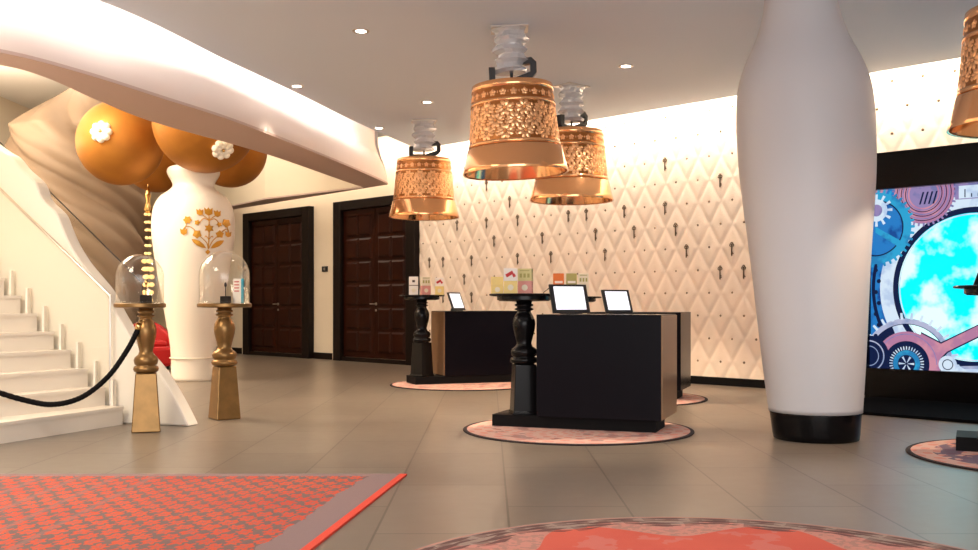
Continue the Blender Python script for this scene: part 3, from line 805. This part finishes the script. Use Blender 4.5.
# ------------------------------------------------------------------ cartons on the tables
def flatm(name, c, r=.55): 
    if name not in M: M[name] = mat(name, c, r)
    return M[name]
YEL = flatm('carton_yellow', (.86, .66, .24)); PNK = flatm('carton_pink', (.72, .32, .28)); LIM = flatm('carton_pale_green', (.66, .60, .28)); CRM = flatm('carton_cream', (.82, .74, .58))
REDC = flatm('carton_red', (.55, .03, .03)); ORG = flatm('carton_orange', (.75, .18, .03)); WHT = M['paper_white']; OLV = flatm('carton_olive', (.42, .38, .12)); DRK = flatm('carton_dark_brown', (.06, .03, .02))
def carton(px, d, w, h, top, bot, lab, style=0, rz=-.1, z=None, group=None):
    x = u_(px) * d
    r = empty('carton', (x, d, z), rz, label=lab, cat='carton', group=group)
    dp = .07; hb = h * .5
    MB().box((0, 0, hb / 2), (w, dp, hb)).build('lower_half', bot, r)
    MB().box((0, 0, hb + (h - hb) / 2 + .001), (w, dp, h - hb - .002)).build('upper_half', top, r)
    y = -dp / 2 - .0012
    pr = MB()
    if style == 1:
        for k in range(4): pr.box((-.03 + .02 * k, y, h * .72 + .012 * ((k * 7) % 3)), (.025, .002, .03), ax=((cos(.5), 0, sin(.5)), (0, 1, 0), (-sin(.5), 0, cos(.5))))
        pr.build('printed_ribbon', REDC, r)
    elif style == 2:
        for k in range(3): pr.box((-w * .28 + w * .28 * k, y, h * .72), (w * .17, .002, h * .16))
        pr.box((0, y, h * .92), (w * .7, .002, h * .03)); pr.build('printed_panel', OLV, r)
    elif style == 3:
        pr.box((0, y, h * .75), (w * .3, .002, h * .12)); pr.box((0, y, h * .52), (w * .96, .002, h * .04)); pr.build('printed_mark', DRK, r)
    elif style == 4:
        pr.box((0, y, h * .62), (w * .75, .002, h * .10)); pr.build('printed_band', WHT, r)
    p2 = MB(); p2.lathe([(w * .22, -.001), (w * .22, .001)], n=20); p2.v = [(a, y + c, h * .24 + b_) for a, b_, c in p2.v]
    p2.build('printed_spot', CRM if bot != CRM else YEL, r)
    return r
dA = T1[1] - .05
G1 = 'cartons on the near counter table'
carton(497, dA, .105, .15, YEL, YEL, 'short yellow carton, leftmost on the near counter table', 0, .1, TZ, G1)
carton(510.5, dA - .04, .12, .225, WHT, YEL, 'yellow carton with white top and red ribbon print, middle of the near counter table', 1, 0, TZ, G1)
carton(525.5, dA + .02, .125, .225, LIM, PNK, 'carton with pale green top and pink base, rightmost on the near counter table', 2, -.25, TZ, G1)
dB = T2[1] - .08; G2 = 'cartons on the far left counter table'
carton(413.5, dB, .125, .25, WHT, WHT, 'white carton with dark middle line, leftmost on the far counter table', 3, .1, TZ + .037, G2)
carton(425.5, dB, .13, .25, CRM, PNK, 'cream and pink carton in the middle of the far counter table', 2, .35, TZ + .037, G2)
carton(439.5, dB - .02, .12, .235, WHT, YEL, 'carton with red ribbon print and yellow base, rightmost on the far counter table', 1, .05, TZ + .037, G2)
dC = T3[1] - .08; G3 = 'cartons behind the tablets'
carton(558.5, dC, .125, .275, ORG, REDC, 'orange and red carton, leftmost of three showing above the larger tablet', 4, 0, TZ, G3)
carton(571.5, dC, .125, .275, OLV, LIM, 'olive green carton, middle of three showing above the larger tablet', 4, -.05, TZ, G3)
carton(583.5, dC, .125, .275, CRM, CRM, 'pale cream carton, rightmost of three showing above the larger tablet', 2, -.1, TZ, G3)

# ------------------------------------------------------------------ tablets on the desks
def tablet(px, d, w, h, yaw, lean, lab, z):
    r = empty('tablet', (u_(px) * d, d, z), yaw, label=lab, cat='tablet', group='lit tablets on the desks')
    ax = ((1, 0, 0), (0, cos(lean), -sin(lean)), (0, sin(lean), cos(lean)))
    cz = h / 2 * cos(lean) + .008; cy = h / 2 * sin(lean)
    MB().box((0, cy, cz), (w, .018, h), ax=ax).build('casing', M['black_metal'], r, bevel=.004)
    n_ = ax[1]
    MB().box((0 - 0, cy - n_[1] * .0105, cz - n_[2] * .0105 + .004), (w * .80, .003, h * .80), ax=ax).build('display', M['tablet_screen'], r)
    MB().box((0, cy + .045, .05), (.08, .012, .11), ax=((1, 0, 0), (0, cos(-.5), -sin(-.5)), (0, sin(-.5), cos(-.5)))).build('stand', M['black_metal'], r)
    MB().box((0, .04, .004), (.12, .12, .008)).build('base', M['black_metal'], r)
    return r
DZ = .012 + 1.007
tablet(571.7, 8.85, .375, .268, math.radians(24), math.radians(18), 'larger lit white tablet in black casing, on the left of the near desk', DZ)
tablet(619.5, 9.0, .285, .225, math.radians(24), math.radians(22), 'smaller lit white tablet in black casing, on the right of the near desk', DZ)
tablet(459.2, 14.0, .265, .272, math.radians(50), math.radians(24), 'small tablet turned sideways on the far left desk', DZ)
# cable on table
cb_ = MB().tube(spline([(T1[0] + .17, T1[1] - .1, TZ + .006), (T1[0] + .2, T1[1] - .05, TZ + .03), (T1[0] + .24, T1[1] - .08, TZ + .055), (T1[0] + .27, T1[1] - .1, TZ + .02), (T1[0] + .30, T1[1] - .08, TZ + .012)], 5), .004, 6)
tag(cb_.build('cable', M['black_matte'], smooth=True), 'thin black cable looping over the right rim of the near counter table', 'cable')

# ------------------------------------------------------------------ gold pedestals with glass domes
def pedestal(P, rz, lab, off=0.0, k=1.0):
    t = empty('display_pedestal', (P[0], P[1], 0), rz, label=lab, cat='pedestal', group='gold display pedestals')
    MB().lathe([(.165, 0), (.170, .01), (.168, .03), (.125, .50), (.118, .51)], sq=4, rz=pi / 4).build('foot', M['antique_gold'], t, bevel=.008)
    MB().lathe(baluster_profile(.92 if k == 1 else .80, .51, 1.075), n=32).build('baluster', M['antique_gold'], t, smooth=True)
    MB().lathe([(.11, 1.073), (.25 * k, 1.078), (.258 * k, 1.085), (.258 * k, 1.11), (.25 * k, 1.115)], (off, 0, 0), n=56).build('display_disc', M['antique_gold'], t, auto=40)
    return t
def dome(x, y, z, lab, q=1.0):
    r = empty('glass_dome', (x, y, z), 0, label=lab, cat='glass dome', group='glass domes on the pedestals')
    pr = [(.232, 0), (.238, .003), (.238, .27)] + [(.238 * cos(a), .27 + .238 * sin(a)) for a in [pi / 2 * k / 12 for k in range(1, 12)]] + [(.01, .508)]
    r.scale = (q, q, q)
    MB().lathe(pr, n=56, cap=False).build('dome_shell', M['glass'], r, smooth=True)
    MB().lathe([(.236, 0), (.243, .002), (.243, .014), (.236, .016)], n=56, cap=False).build('dome_rim', M['glass'], r, smooth=True)
    return r
PD1 = (-.343 * 8.72, 8.72); PD2 = (-.2645 * 9.68, 9.68)
pedestal(PD1, 0.33, 'gold turned pedestal beside the stairs with the black rope hooked on it', off=-.05, k=.84)
pedestal(PD2, .62, 'gold turned pedestal standing in front of the white bell column, right of the stair pedestal')
dome(PD1[0] - .048, PD1[1] - .016, 1.1155, 'clear glass dome on the gold pedestal nearest the stairs', .84)
dome(PD2[0], PD2[1], 1.1155, 'clear glass dome on the gold pedestal before the white bell column')
def figure(x, y, z, lab, k):
    r = empty('display_figure', (x, y, z), .3, label=lab, cat='figurine')
    MB().box((0, 0, .035), (.10, .08, .07)).build('plinth_block', M['black_matte'], r, bevel=.004)
    MB().lathe([(.004, .07), (.004, .16), (.011, .165), (.013, .18), (.008, .2), (.002, .205)], n=10).build('stem', M['black_metal'] if k else M['brass'], r, smooth=True)
    return r
figure(PD2[0] + .01, PD2[1], 1.1155, 'small black block with a thin stem under the right glass dome', 1)
figure(PD1[0] - .0, PD1[1], 1.1155, 'small dark block with a brass stem under the glass dome nearest the stairs', 0)
bk = empty('small_book', (PD2[0] + .145, PD2[1] + .03, 1.1155), -.3, label='slim white card with red lines and a blue spine under the right glass dome', cat='card')
MB().box((-.03, 0, .12), (.09, .012, .24)).build('card_face', M['paper_white'], bk)
MB().box((.025, 0, .12), (.02, .02, .24)).build('card_spine', M['figure_blue'], bk)
q = MB()
for k in range(4): q.box((-.035, -.008, .12 + .03 * k), (.05, .003, .01))
q.build('printed_lines', REDC, bk)

# rope
rp = spline([(-4.6, 7.55, .90), (-4.35, 7.72, .66), (-4.0, 7.95, .44), (-3.72, 8.12, .315), (-3.55, 8.22, .285), (-3.38, 8.34, .34), (-3.22, 8.47, .50), (-3.10, 8.58, .72), (-3.035, 8.64, .885)], 14)
rb = MB(); k = len(rp)
rb.tube(rp, .023, 12, rr=lambda j: .021 + .0028 * (j % 2))
ro = rb.build('barrier_rope', M['rope'], smooth=True); tag(ro, 'thick black braided rope sagging across the foot of the stairs', 'rope')
hk = MB().tube([rp[-1], (rp[-1][0] + .012, rp[-1][1] + .012, rp[-1][2] + .055)], .028, 14)
ring = [(-3.008 + .02 * cos(t * pi / 8), 8.665, .955 + .022 * sin(t * pi / 8)) for t in range(17)]
hk.tube(ring, .005, 6)
hk.build('rope_end', M['brass'], ro, smooth=True)

# ------------------------------------------------------------------ white bell-shaped column with golden balls
BD = 14.6; BX = -.2955 * BD
bc = empty('bell_column', (BX, BD, 0), label='white bottle-shaped column with gold flower motif and golden balls on top, between stairs and doors', cat='column')
BP = [(22.3, 382), (22.5, 357), (24, 340), (27.5, 320), (32, 296), (36.5, 270), (40, 248), (41.5, 234), (41.5, 220), (39.5, 208), (34, 198), (26, 192), (21, 187), (22, 182), (25, 177), (26.5, 172), (24, 168), (16, 166)]
BPm = [(a * BD / F * .965, max(0, zz(y, BD))) for a, y in BP]; BPm[0] = (BPm[0][0], .0)
BPs = spline(BPm, 5)
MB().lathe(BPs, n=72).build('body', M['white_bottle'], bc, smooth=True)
MB().lathe([(.331, .325), (.339, .33), (.339, .338), (.331, .343)], n=60, cap=False).build('seam_ring', M['cream_wall'], bc, smooth=True)
def bell_r(z):
    for i in range(len(BPs) - 1):
        a, b_ = BPs[i], BPs[i + 1]
        if a[1] <= z <= b_[1] and b_[1] > a[1]: t = (z - a[1]) / (b_[1] - a[1]); return a[0] + (b_[0] - a[0]) * t
    return .5
# motif: drawn in picture-like units round the column
mo = MB(); phi0 = atan2(-1, .295) ; 
def on_col(mx, my, o=.004):
    z = zz(my, BD - .5); r = bell_r(z) + o
    th = -pi / 2 + math.asin(max(-.95, min(.95, (mx - 193.7) / 41.5))) + .286
    th += .0
    return (r * cos(th), r * sin(th), z)
def fig(pts, c=None):
    vs = [on_col(*p) for p in pts] + [on_col(*p, o=.012) for p in pts]; n = len(pts)
    cx = sum(p[0] for p in pts) / n; cy = sum(p[1] for p in pts) / n
    vs.append(on_col(cx, cy, .016)); 
    fs = [(n + i, n + (i + 1) % n, 2 * n) for i in range(n)] + [(i, (i + 1) % n, n + (i + 1) % n, n + i) for i in range(n)]
    mo.add(vs, fs)
def cc(x, y): return (170 + x / 6.88, 190 + y / 6.88)
def star(x, y, r, k, a0=0, inner=.5):
    fig([(cc(x, y)[0] + (r if i % 2 == 0 else r * inner) * cos(a0 + i * pi / k), cc(x, y)[1] + (r if i % 2 == 0 else r * inner) * sin(a0 + i * pi / k)) for i in range(2 * k)])
def leaf(x0, y0, x1, y1, w):
    a = cc(x0, y0); b_ = cc(x1, y1); dx, dy = b_[0] - a[0], b_[1] - a[1]; L = hypot(dx, dy); nx, ny = -dy / L, dx / L
    pts = []
    for t, q in ((0, 0), (.25, .7), (.55, 1), (.8, .7), (1, 0), (.8, -.7), (.55, -1), (.25, -.7)): pts.append((a[0] + dx * t + nx * w * q, a[1] + dy * t + ny * w * q))
    fig(pts)
def stem(pts, w=.35):
    P = spline([cc(*p) for p in pts], 5)
    for a, b_ in zip(P[:-1], P[1:]):
        dx, dy = b_[0] - a[0], b_[1] - a[1]; L = hypot(dx, dy) or 1; nx, ny = -dy / L * w, dx / L * w
        fig([(a[0] + nx, a[1] + ny), (b_[0] + nx, b_[1] + ny), (b_[0] - nx, b_[1] - ny), (a[0] - nx, a[1] - ny)])
leaf(250, 400, 150, 340, 2.7); leaf(280, 400, 368, 340, 2.7)
star(265, 262, 5.0, 6, pi / 2, .55); star(187, 305, 4.6, 5, .3, .75); star(337, 300, 4.2, 5, .9, .7)
star(125, 210, 4.4, 6, 0, .7); star(380, 218, 4.6, 5, pi / 2, .75); star(188, 226, 3.2, 5, 0, .65); star(332, 232, 3.0, 5, .5, .6)
def tulip(x, y, r):
    c = cc(x, y); fig([(c[0] - r, c[1] - r), (c[0] - r * .4, c[1] - r * .5), (c[0], c[1] - r * 1.1), (c[0] + r * .4, c[1] - r * .5), (c[0] + r, c[1] - r), (c[0] + r * .85, c[1] + r * .5), (c[0], c[1] + r), (c[0] - r * .85, c[1] + r * .5)])
tulip(263, 148, 4.2); tulip(205, 155, 3.4); tulip(322, 158, 3.4); tulip(100, 290, 3.4); tulip(395, 295, 3.0)
star(262, 425, 2.6, 4, 0, .7)
stem([(265, 405), (265, 330), (265, 180)], .45); stem([(262, 400), (250, 360), (190, 305)]); stem([(268, 400), (290, 350), (335, 300)])
stem([(265, 210), (230, 195), (205, 220), (188, 226)]); stem([(265, 210), (300, 195), (325, 215), (332, 232)])
stem([(265, 205), (240, 185), (205, 160)]); stem([(265, 205), (290, 185), (320, 165)]); stem([(190, 300), (150, 260), (110, 255), (100, 285)]); stem([(337, 298), (370, 265), (392, 262), (395, 290)]); stem([(125, 215), (115, 245), (100, 285)], .25); stem([(380, 220), (388, 250), (395, 290)], .25)
stem([(265, 340), (245, 315), (238, 325)], .3); stem([(265, 340), (285, 315), (292, 325)], .3)
mo.build('flower_motif', M['gold_motif'], bc)
def ball(px, py, d, r, sc=(1, 1, 1)):
    X = u_(px) * d; Z = zz(py, d)
    return MB().sphere((X - BX, d - BD, Z), r, 48, 28, sc).build('golden_ball', M['gold_ball'], bc, smooth=True), (X, d, Z)
b1, c1 = ball(120.5, 143, 14.5, .61); b2, c2 = ball(205, 122, 13.95, .71); b3, c3 = ball(230, 151, 16.2, .59); b4, c4 = ball(157, 158, 16.3, .56)
def piped(cen, R, px, py, parent):
    # point on the sphere along the camera ray through (px, py)
    dx, dy, dz = u_(px), 1.0, (305 - py) / F; L = sqrt(dx * dx + 1 + dz * dz); dx, dy, dz = dx / L, dy / L, dz / L
    ox, oy, oz = -cen[0], -cen[1], H - cen[2]
    b_ = dx * ox + dy * oy + dz * oz; c_ = ox * ox + oy * oy + oz * oz - R * R; t = -b_ - sqrt(max(0, b_ * b_ - c_))
    P = (dx * t, dy * t, H + dz * t); n_ = [(P[i] - cen[i]) / R for i in range(3)]
    s_ = (n_[1], -n_[0], 0); L = hypot(s_[0], s_[1]); s_ = (s_[0] / L, s_[1] / L, 0)
    w_ = (n_[1] * s_[2] - n_[2] * s_[1], n_[2] * s_[0] - n_[0] * s_[2], n_[0] * s_[1] - n_[1] * s_[0])
    mb = MB()
    for k in range(8):
        a = k * pi / 4; cx, cy = cos(a), sin(a)
        for rr_, q in ((.105, .052), (.06, .046)):
            mb.sphere([P[i] - (BX, BD, 0)[i] + rr_ * (cx * s_[i] + cy * w_[i]) + .01 * n_[i] for i in range(3)], q, 14, 9)
    fo = mb.build('piped_flower', M['meringue'], parent, smooth=True)
    MB().sphere([P[i] - (BX, BD, 0)[i] + .045 * n_[i] for i in range(3)], .022, 10, 7).build('flower_eye', M['brass'], parent, smooth=True)
piped(c1, .61, 101.5, 132, b1); piped(c2, .71, 222.5, 149, b2)

# ------------------------------------------------------------------ twisted beige pillar behind the stairs
def trunk_fn(a, t):
    z = 5.19 * t; th = 2 * pi * a
    ph = 4 * th + 5.6 * z + .6 * sin(2 * z)
    fold = abs(sin(ph / 2)) ** .7 + .28 * abs(sin(ph * 1.5 + .8))
    r = 1.12 * (.92 + .15 * fold + .03 * sin(9 * th + 7 * z))
    top = min(1, max(0, (z - 4.2) / .95)); r *= (1 - .62 * top)
    r *= .80 + .20 * min(1, max(0, (z - .2) / 2.0))
    return (r * cos(th) + .62 * top, r * sin(th), z)
tr = MB().grid(trunk_fn, 240, 200, wrap=True).build('twisted_pillar', M['trunk'], smooth=True)
tr.location = (-.409 * 18, 18, 0); tag(tr, 'huge beige pillar with twisting drape-like folds rising behind the stairs', 'pillar')

# ------------------------------------------------------------------ stairs
stc = empty('staircase', (-3.5, 9.0, 0), label='cream white stone staircase rising to the upper left behind the rope', cat='stairs')
S0 = (-3.5, 9.0)
def rel(p): return (p[0] - S0[0], p[1] - S0[1], p[2] if len(p) > 2 else 0)
fd = (-.46, -.888)
NST = 17
for k in range(1, NST + 1):
    R0 = (-3.37 - .185 * (k - 1), 9.2 + .06 * (k - 1)); f_ = (-.36, -.933) if k == 1 else fd
    L_ = 2.85
    z0s, z1s = (0 if k == 1 else .17 * (k - 1) - .03), .17 * k
    R1 = (R0[0] - .43, R0[1] + .14)
    if k == 1: R0e = (R0[0], R0[1])
    pts = [R0, (R0[0] + f_[0] * L_, R0[1] + f_[1] * L_), (R1[0] + f_[0] * L_ - (.5 if k < NST else 0), R1[1] + f_[1] * L_), (R1[0], R1[1])]
    mb = MB().prism([rel(p)[:2] for p in pts], z0s, z1s - .025)
    # tread with a slight nosing
    nx, ny = -f_[1] * .015, f_[0] * .015
    p2 = [(pts[0][0] + nx, pts[0][1] + ny), (pts[1][0] + nx, pts[1][1] + ny), pts[2], pts[3]]
    mb.prism([rel(p)[:2] for p in p2], z1s - .025, z1s)
    mb.build('step', M['stair_white'], stc)
    # skirting block at the wall end
    if k > 1:
        sk_ = MB(); f2 = fd
        q0 = (R0[0] + f2[0] * .0 + .10, R0[1] - .035); 
        sk_.prism([rel(p)[:2] for p in [(q0[0], q0[1] + .035), (q0[0] + f2[0] * .02, q0[1] + f2[1] * .02), (q0[0] + f2[0] * .02 - .022, q0[1] + f2[1] * .02 + .007), (q0[0] - .022, q0[1] + .042)]], .17 * (k - 1), .17 * k + .07)
        sk_.build('skirting', M['stringer'], stc)
# solid mass behind (landing fill)
# sculpted white balustrade wall
PL0 = (-2.7, 9.05); PLd = (-.951, .310)
def on_pl(px, py, back=0.0):
    u = u_(px); bx, by = PL0[0] + .31 * back, PL0[1] + .951 * back
    t = (bx - u * by) / (u * PLd[1] - PLd[0]); X, Y = bx + PLd[0] * t, by + PLd[1] * t
    return (X, Y, zz(py, Y))
ol = spline([(-70, 96), (-30, 128), (0, 150), (10, 156), (20, 168), (35, 182), (42, 199), (56, 213), (62, 227), (69, 243), (80, 261), (94, 278), (105, 292), (116, 313), (134, 342), (155, 367), (167, 385), (180, 408), (189, 426.4)], 4)
P3 = [on_pl(x, y) for x, y in ol]; P3 = [(p[0], p[1], max(0, p[2])) for p in P3]
bot = [(P3[0][0], P3[0][1], 0)] 
P3[-1] = (P3[-1][0], P3[-1][1], 0)
sb_ = MB().slab([rel(p) for p in P3] + [rel(b_) for b_ in bot], (.31 * .16, .951 * .16, 0))
sb_.build('sculpted_balustrade', M['stringer'], stc, bevel=.03)
# glass railing at the steps
gr = empty('glass_railing', (-3.48, 9.15, 0), label='clear glass railing with slim metal handrail in front of the white stair wall', cat='railing')
def relg(p): return (p[0] + 3.48, p[1] - 9.15, p[2])
fr_ = -.06
G = [on_pl(110, 297, fr_), on_pl(110, 404, fr_), on_pl(0, 300, fr_), on_pl(-60, 240, fr_), on_pl(-60, 133, fr_), on_pl(0, 190, fr_)]
MB().slab([relg(p) for p in G], (.31 * -.012, .951 * -.012, 0)).build('glass_panel', M['rail_glass'], gr)
MB().tube([relg(on_pl(110.5, 296, fr_)), relg(on_pl(0, 189, fr_)), relg(on_pl(-60, 131, fr_))], .014, 8).build('handrail', M['steel'], gr)
MB().tube([relg(on_pl(110, 296, fr_)), relg(on_pl(110, 404.5, fr_))], .011, 8).build('end_post', M['steel'], gr)
# far glass panel
bk_ = .30
g2 = empty('glass_railing', (-3.2, 9.5, 0), label='bare glass panel rising behind the white stair wall, ending above the stair pedestal', cat='railing')
def relh(p): return (p[0] + 3.2, p[1] - 9.5, p[2])
G = [on_pl(142, 283, bk_), on_pl(142, 350, bk_), on_pl(100, 330, bk_), on_pl(0, 200, bk_), on_pl(0, 143, bk_)]
MB().slab([relh(p) for p in G], (.31 * .012, .951 * .012, 0)).build('glass_panel', M['rail_glass'], g2)
MB().tube([relh(on_pl(142, 350, bk_)), relh(on_pl(142, 282.5, bk_)), relh(on_pl(0, 142.5, bk_))], .006, 6).build('glass_edge', M['black_metal'], g2)

# ------------------------------------------------------------------ red armchair behind the pedestal
rc = empty('armchair', (-.339 * 17.2, 17.2, 0), .5, label='red rounded armchair between the stairs and the white bell column', cat='armchair')
MB().box((0, 0, .22), (.66, .66, .34)).build('seat', M['red_velvet'], rc, bevel=.06)
MB().box((0, .02, .43), (.50, .52, .12)).build('seat_cushion', M['red_velvet'], rc, bevel=.05)
def backf(a, t):
    th = pi * (-.12 + 1.24 * a); r = .40 + .03 * t
    h = .08 + (.72 * (sin(max(0, min(pi, th))) ** 1.2) * .62 + .30) * t
    return (r * cos(th), r * sin(th) * .9, h)
bo = MB().grid(backf, 28, 10).build('backrest', M['red_velvet'], rc, smooth=True, solid=.11)
for x in (-.25, .25):
    for y in (-.24, .24): MB().lathe([(.02, 0), (.025, .055)], (x, y, 0), 10).build('leg', M['black_metal'], rc)

# ------------------------------------------------------------------ hanging bead lamp
hx, hy = -.341 * 16.0, 16.0
hb = empty('hanging_bead_lamp', (hx, hy, 0), label='string of glowing amber glass beads hanging left of the white bell column', cat='hanging lamp')
MB().lathe([(.008, 2.6), (.008, 5.19)], n=8).build('cord', M['brass'], hb)
z = 1.05
while z < 2.6:
    k = .075 if z < 1.85 else .045
    for a in range(3):
        MB().sphere((k * .75 * cos(a * 2.1 + z * 3), k * .75 * sin(a * 2.1 + z * 3), z), k * .62, 12, 8, (1, 1, .8)).build('bead', M['bead'], hb, smooth=True)
    z += .125
MB().lathe([(.04, 2.58), (.07, 2.62), (.03, 2.75), (.05, 2.85), (.01, 3.0)], n=16).build('finial', M['brass'], hb, smooth=True)

# ------------------------------------------------------------------ lights
def area(name, P, tgt, sx, sy, power, col, spread=None):
    l = bpy.data.lights.new(name, 'AREA'); l.shape = 'RECTANGLE'; l.size = sx; l.size_y = sy; l.energy = power; l.color = col
    if spread: l.spread = spread
    o = bpy.data.objects.new(name, l); COL.objects.link(o); o.location = P
    return o
def basis(o, xdir, zneg):
    from mathutils import Matrix, Vector
    z = -Vector(zneg).normalized(); x = Vector(xdir); x = (x - z * x.dot(z)).normalized(); y = z.cross(x)
    R = Matrix((x, y, z)).transposed().to_4x4(); R.translation = o.location; o.matrix_world = R
WARM = (1.0, .86, .68); WARMER = (1.0, .78, .55); NEUT = (1.0, .95, .91)
def wall_strip(sa, sb, off, power, z=4.10, tilt=-.9, col=WARM):
    P = W((sa + sb) / 2, off, z); o = area('cove_light', P, None, sb - sa, .08, power, col)
    basis(o, (WD[0], WD[1], 0), (-WN[0], -WN[1], tilt))
wall_strip(.2, 12.5, .56, 195, tilt=-.5)
wall_strip(-6.0, 0, .52, 45, tilt=-.5)
# left cove: along ceiling edge
cvp = CE[8::6]
for a, b_ in zip(cvp[:-1], cvp[1:]):
    L = hypot(b_[0] - a[0], b_[1] - a[1]); P = ((a[0] + b_[0]) / 2 + .10, (a[1] + b_[1]) / 2, 4.0)
    o = area('cove_light', P, None, L, .06, 4.8 * L, NEUT)
    dx, dy = (b_[0] - a[0]) / L, (b_[1] - a[1]) / L
    basis(o, (dx, dy, 0), (-dy, dx, -.05))
def spot(P, power, ang, col, blend=.6, r=.06, tgt=None):
    l = bpy.data.lights.new('spot', 'SPOT'); l.energy = power; l.spot_size = math.radians(ang); l.spot_blend = blend; l.color = col; l.shadow_soft_size = r
    o = bpy.data.objects.new('spot_light', l); COL.objects.link(o); o.location = P
    if tgt:
        from mathutils import Vector
        o.rotation_euler = (Vector(tgt) - Vector(P)).to_track_quat('-Z', 'Y').to_euler()
for P, e_ in zip(DLP, (120, 60, 6, 120, 12)): spot((P[0], P[1], 3.78), e_, 90, WARM)
for x, y in LP:
    spot((x, y, 2.84), (50 if x < -.8 else (130 if x > 3 else 280)), 130, WARMER, .2, .05)
# further downlights of the same ceiling, outside the picture
for x, y in ((-1.5, 6.0), (1.6, 6.0), (-1.5, 2.5), (2.0, 2.5), (5.5, 5.5), (5.2, 2.5)): spot((x, y, 3.78), 110 if y > 5.8 else 50, 110, NEUT)
# upper storey light over the stairs
o = area('stairwell_light', (-6.9, 11.6, 5.15), None, 2.6, 2.6, 430, WARM); 
o = area('stairwell_light', (-6.0, 18.5, 5.15), None, 3.0, 3.0, 110, WARM)
o = area('stairwell_up_fill', (-8.6, 14.5, 3.5), None, 1.2, 3.0, 260, WARM); o.rotation_euler = (math.radians(180), math.radians(10), 0)  # added fill facing up, brightens the stairwell top and left wall
# unseen fill lights, added behind the viewer and in front of the stairs
o = area('rear_ceiling_fill', (0.5, -2.0, 3.7), None, 7, 3, 150, NEUT); o.rotation_euler = (math.radians(35), 0, 0)
o = area('rear_panel_fill', (0.5, -4.6, 1.9), None, 9, 3.2, 330, (1, .96, .94)); o.rotation_euler = (math.radians(97), 0, 0)  # added upright panel for flat frontal fill
o = area('stair_front_fill', (-5.0, 5.2, 3.7), None, 2.0, 3.0, 280, WARM); o.rotation_euler = (math.radians(10), math.radians(10), 0)  # added fill to brighten the steps and balustrade

w = bpy.data.worlds.new('world'); SC.world = w; w.use_nodes = True
w.node_tree.nodes['Background'].inputs[0].default_value = (1, .97, .95, 1); w.node_tree.nodes['Background'].inputs[1].default_value = .6

# ------------------------------------------------------------------ camera
cam = bpy.data.cameras.new('camera'); co = bpy.data.objects.new('camera', cam); COL.objects.link(co)
co.location = (0, 0, H); co.rotation_euler = (pi / 2, 0, 0)
cam.sensor_width = 36; cam.lens = 36 * F / 978; cam.shift_y = 30 / 978; cam.clip_start = .05
SC.camera = co
SC.view_settings.view_transform = 'Standard'; SC.view_settings.look = 'None'; SC.view_settings.gamma = 1
SC.view_settings.use_curve_mapping = False; SC.view_settings.exposure = 0.42
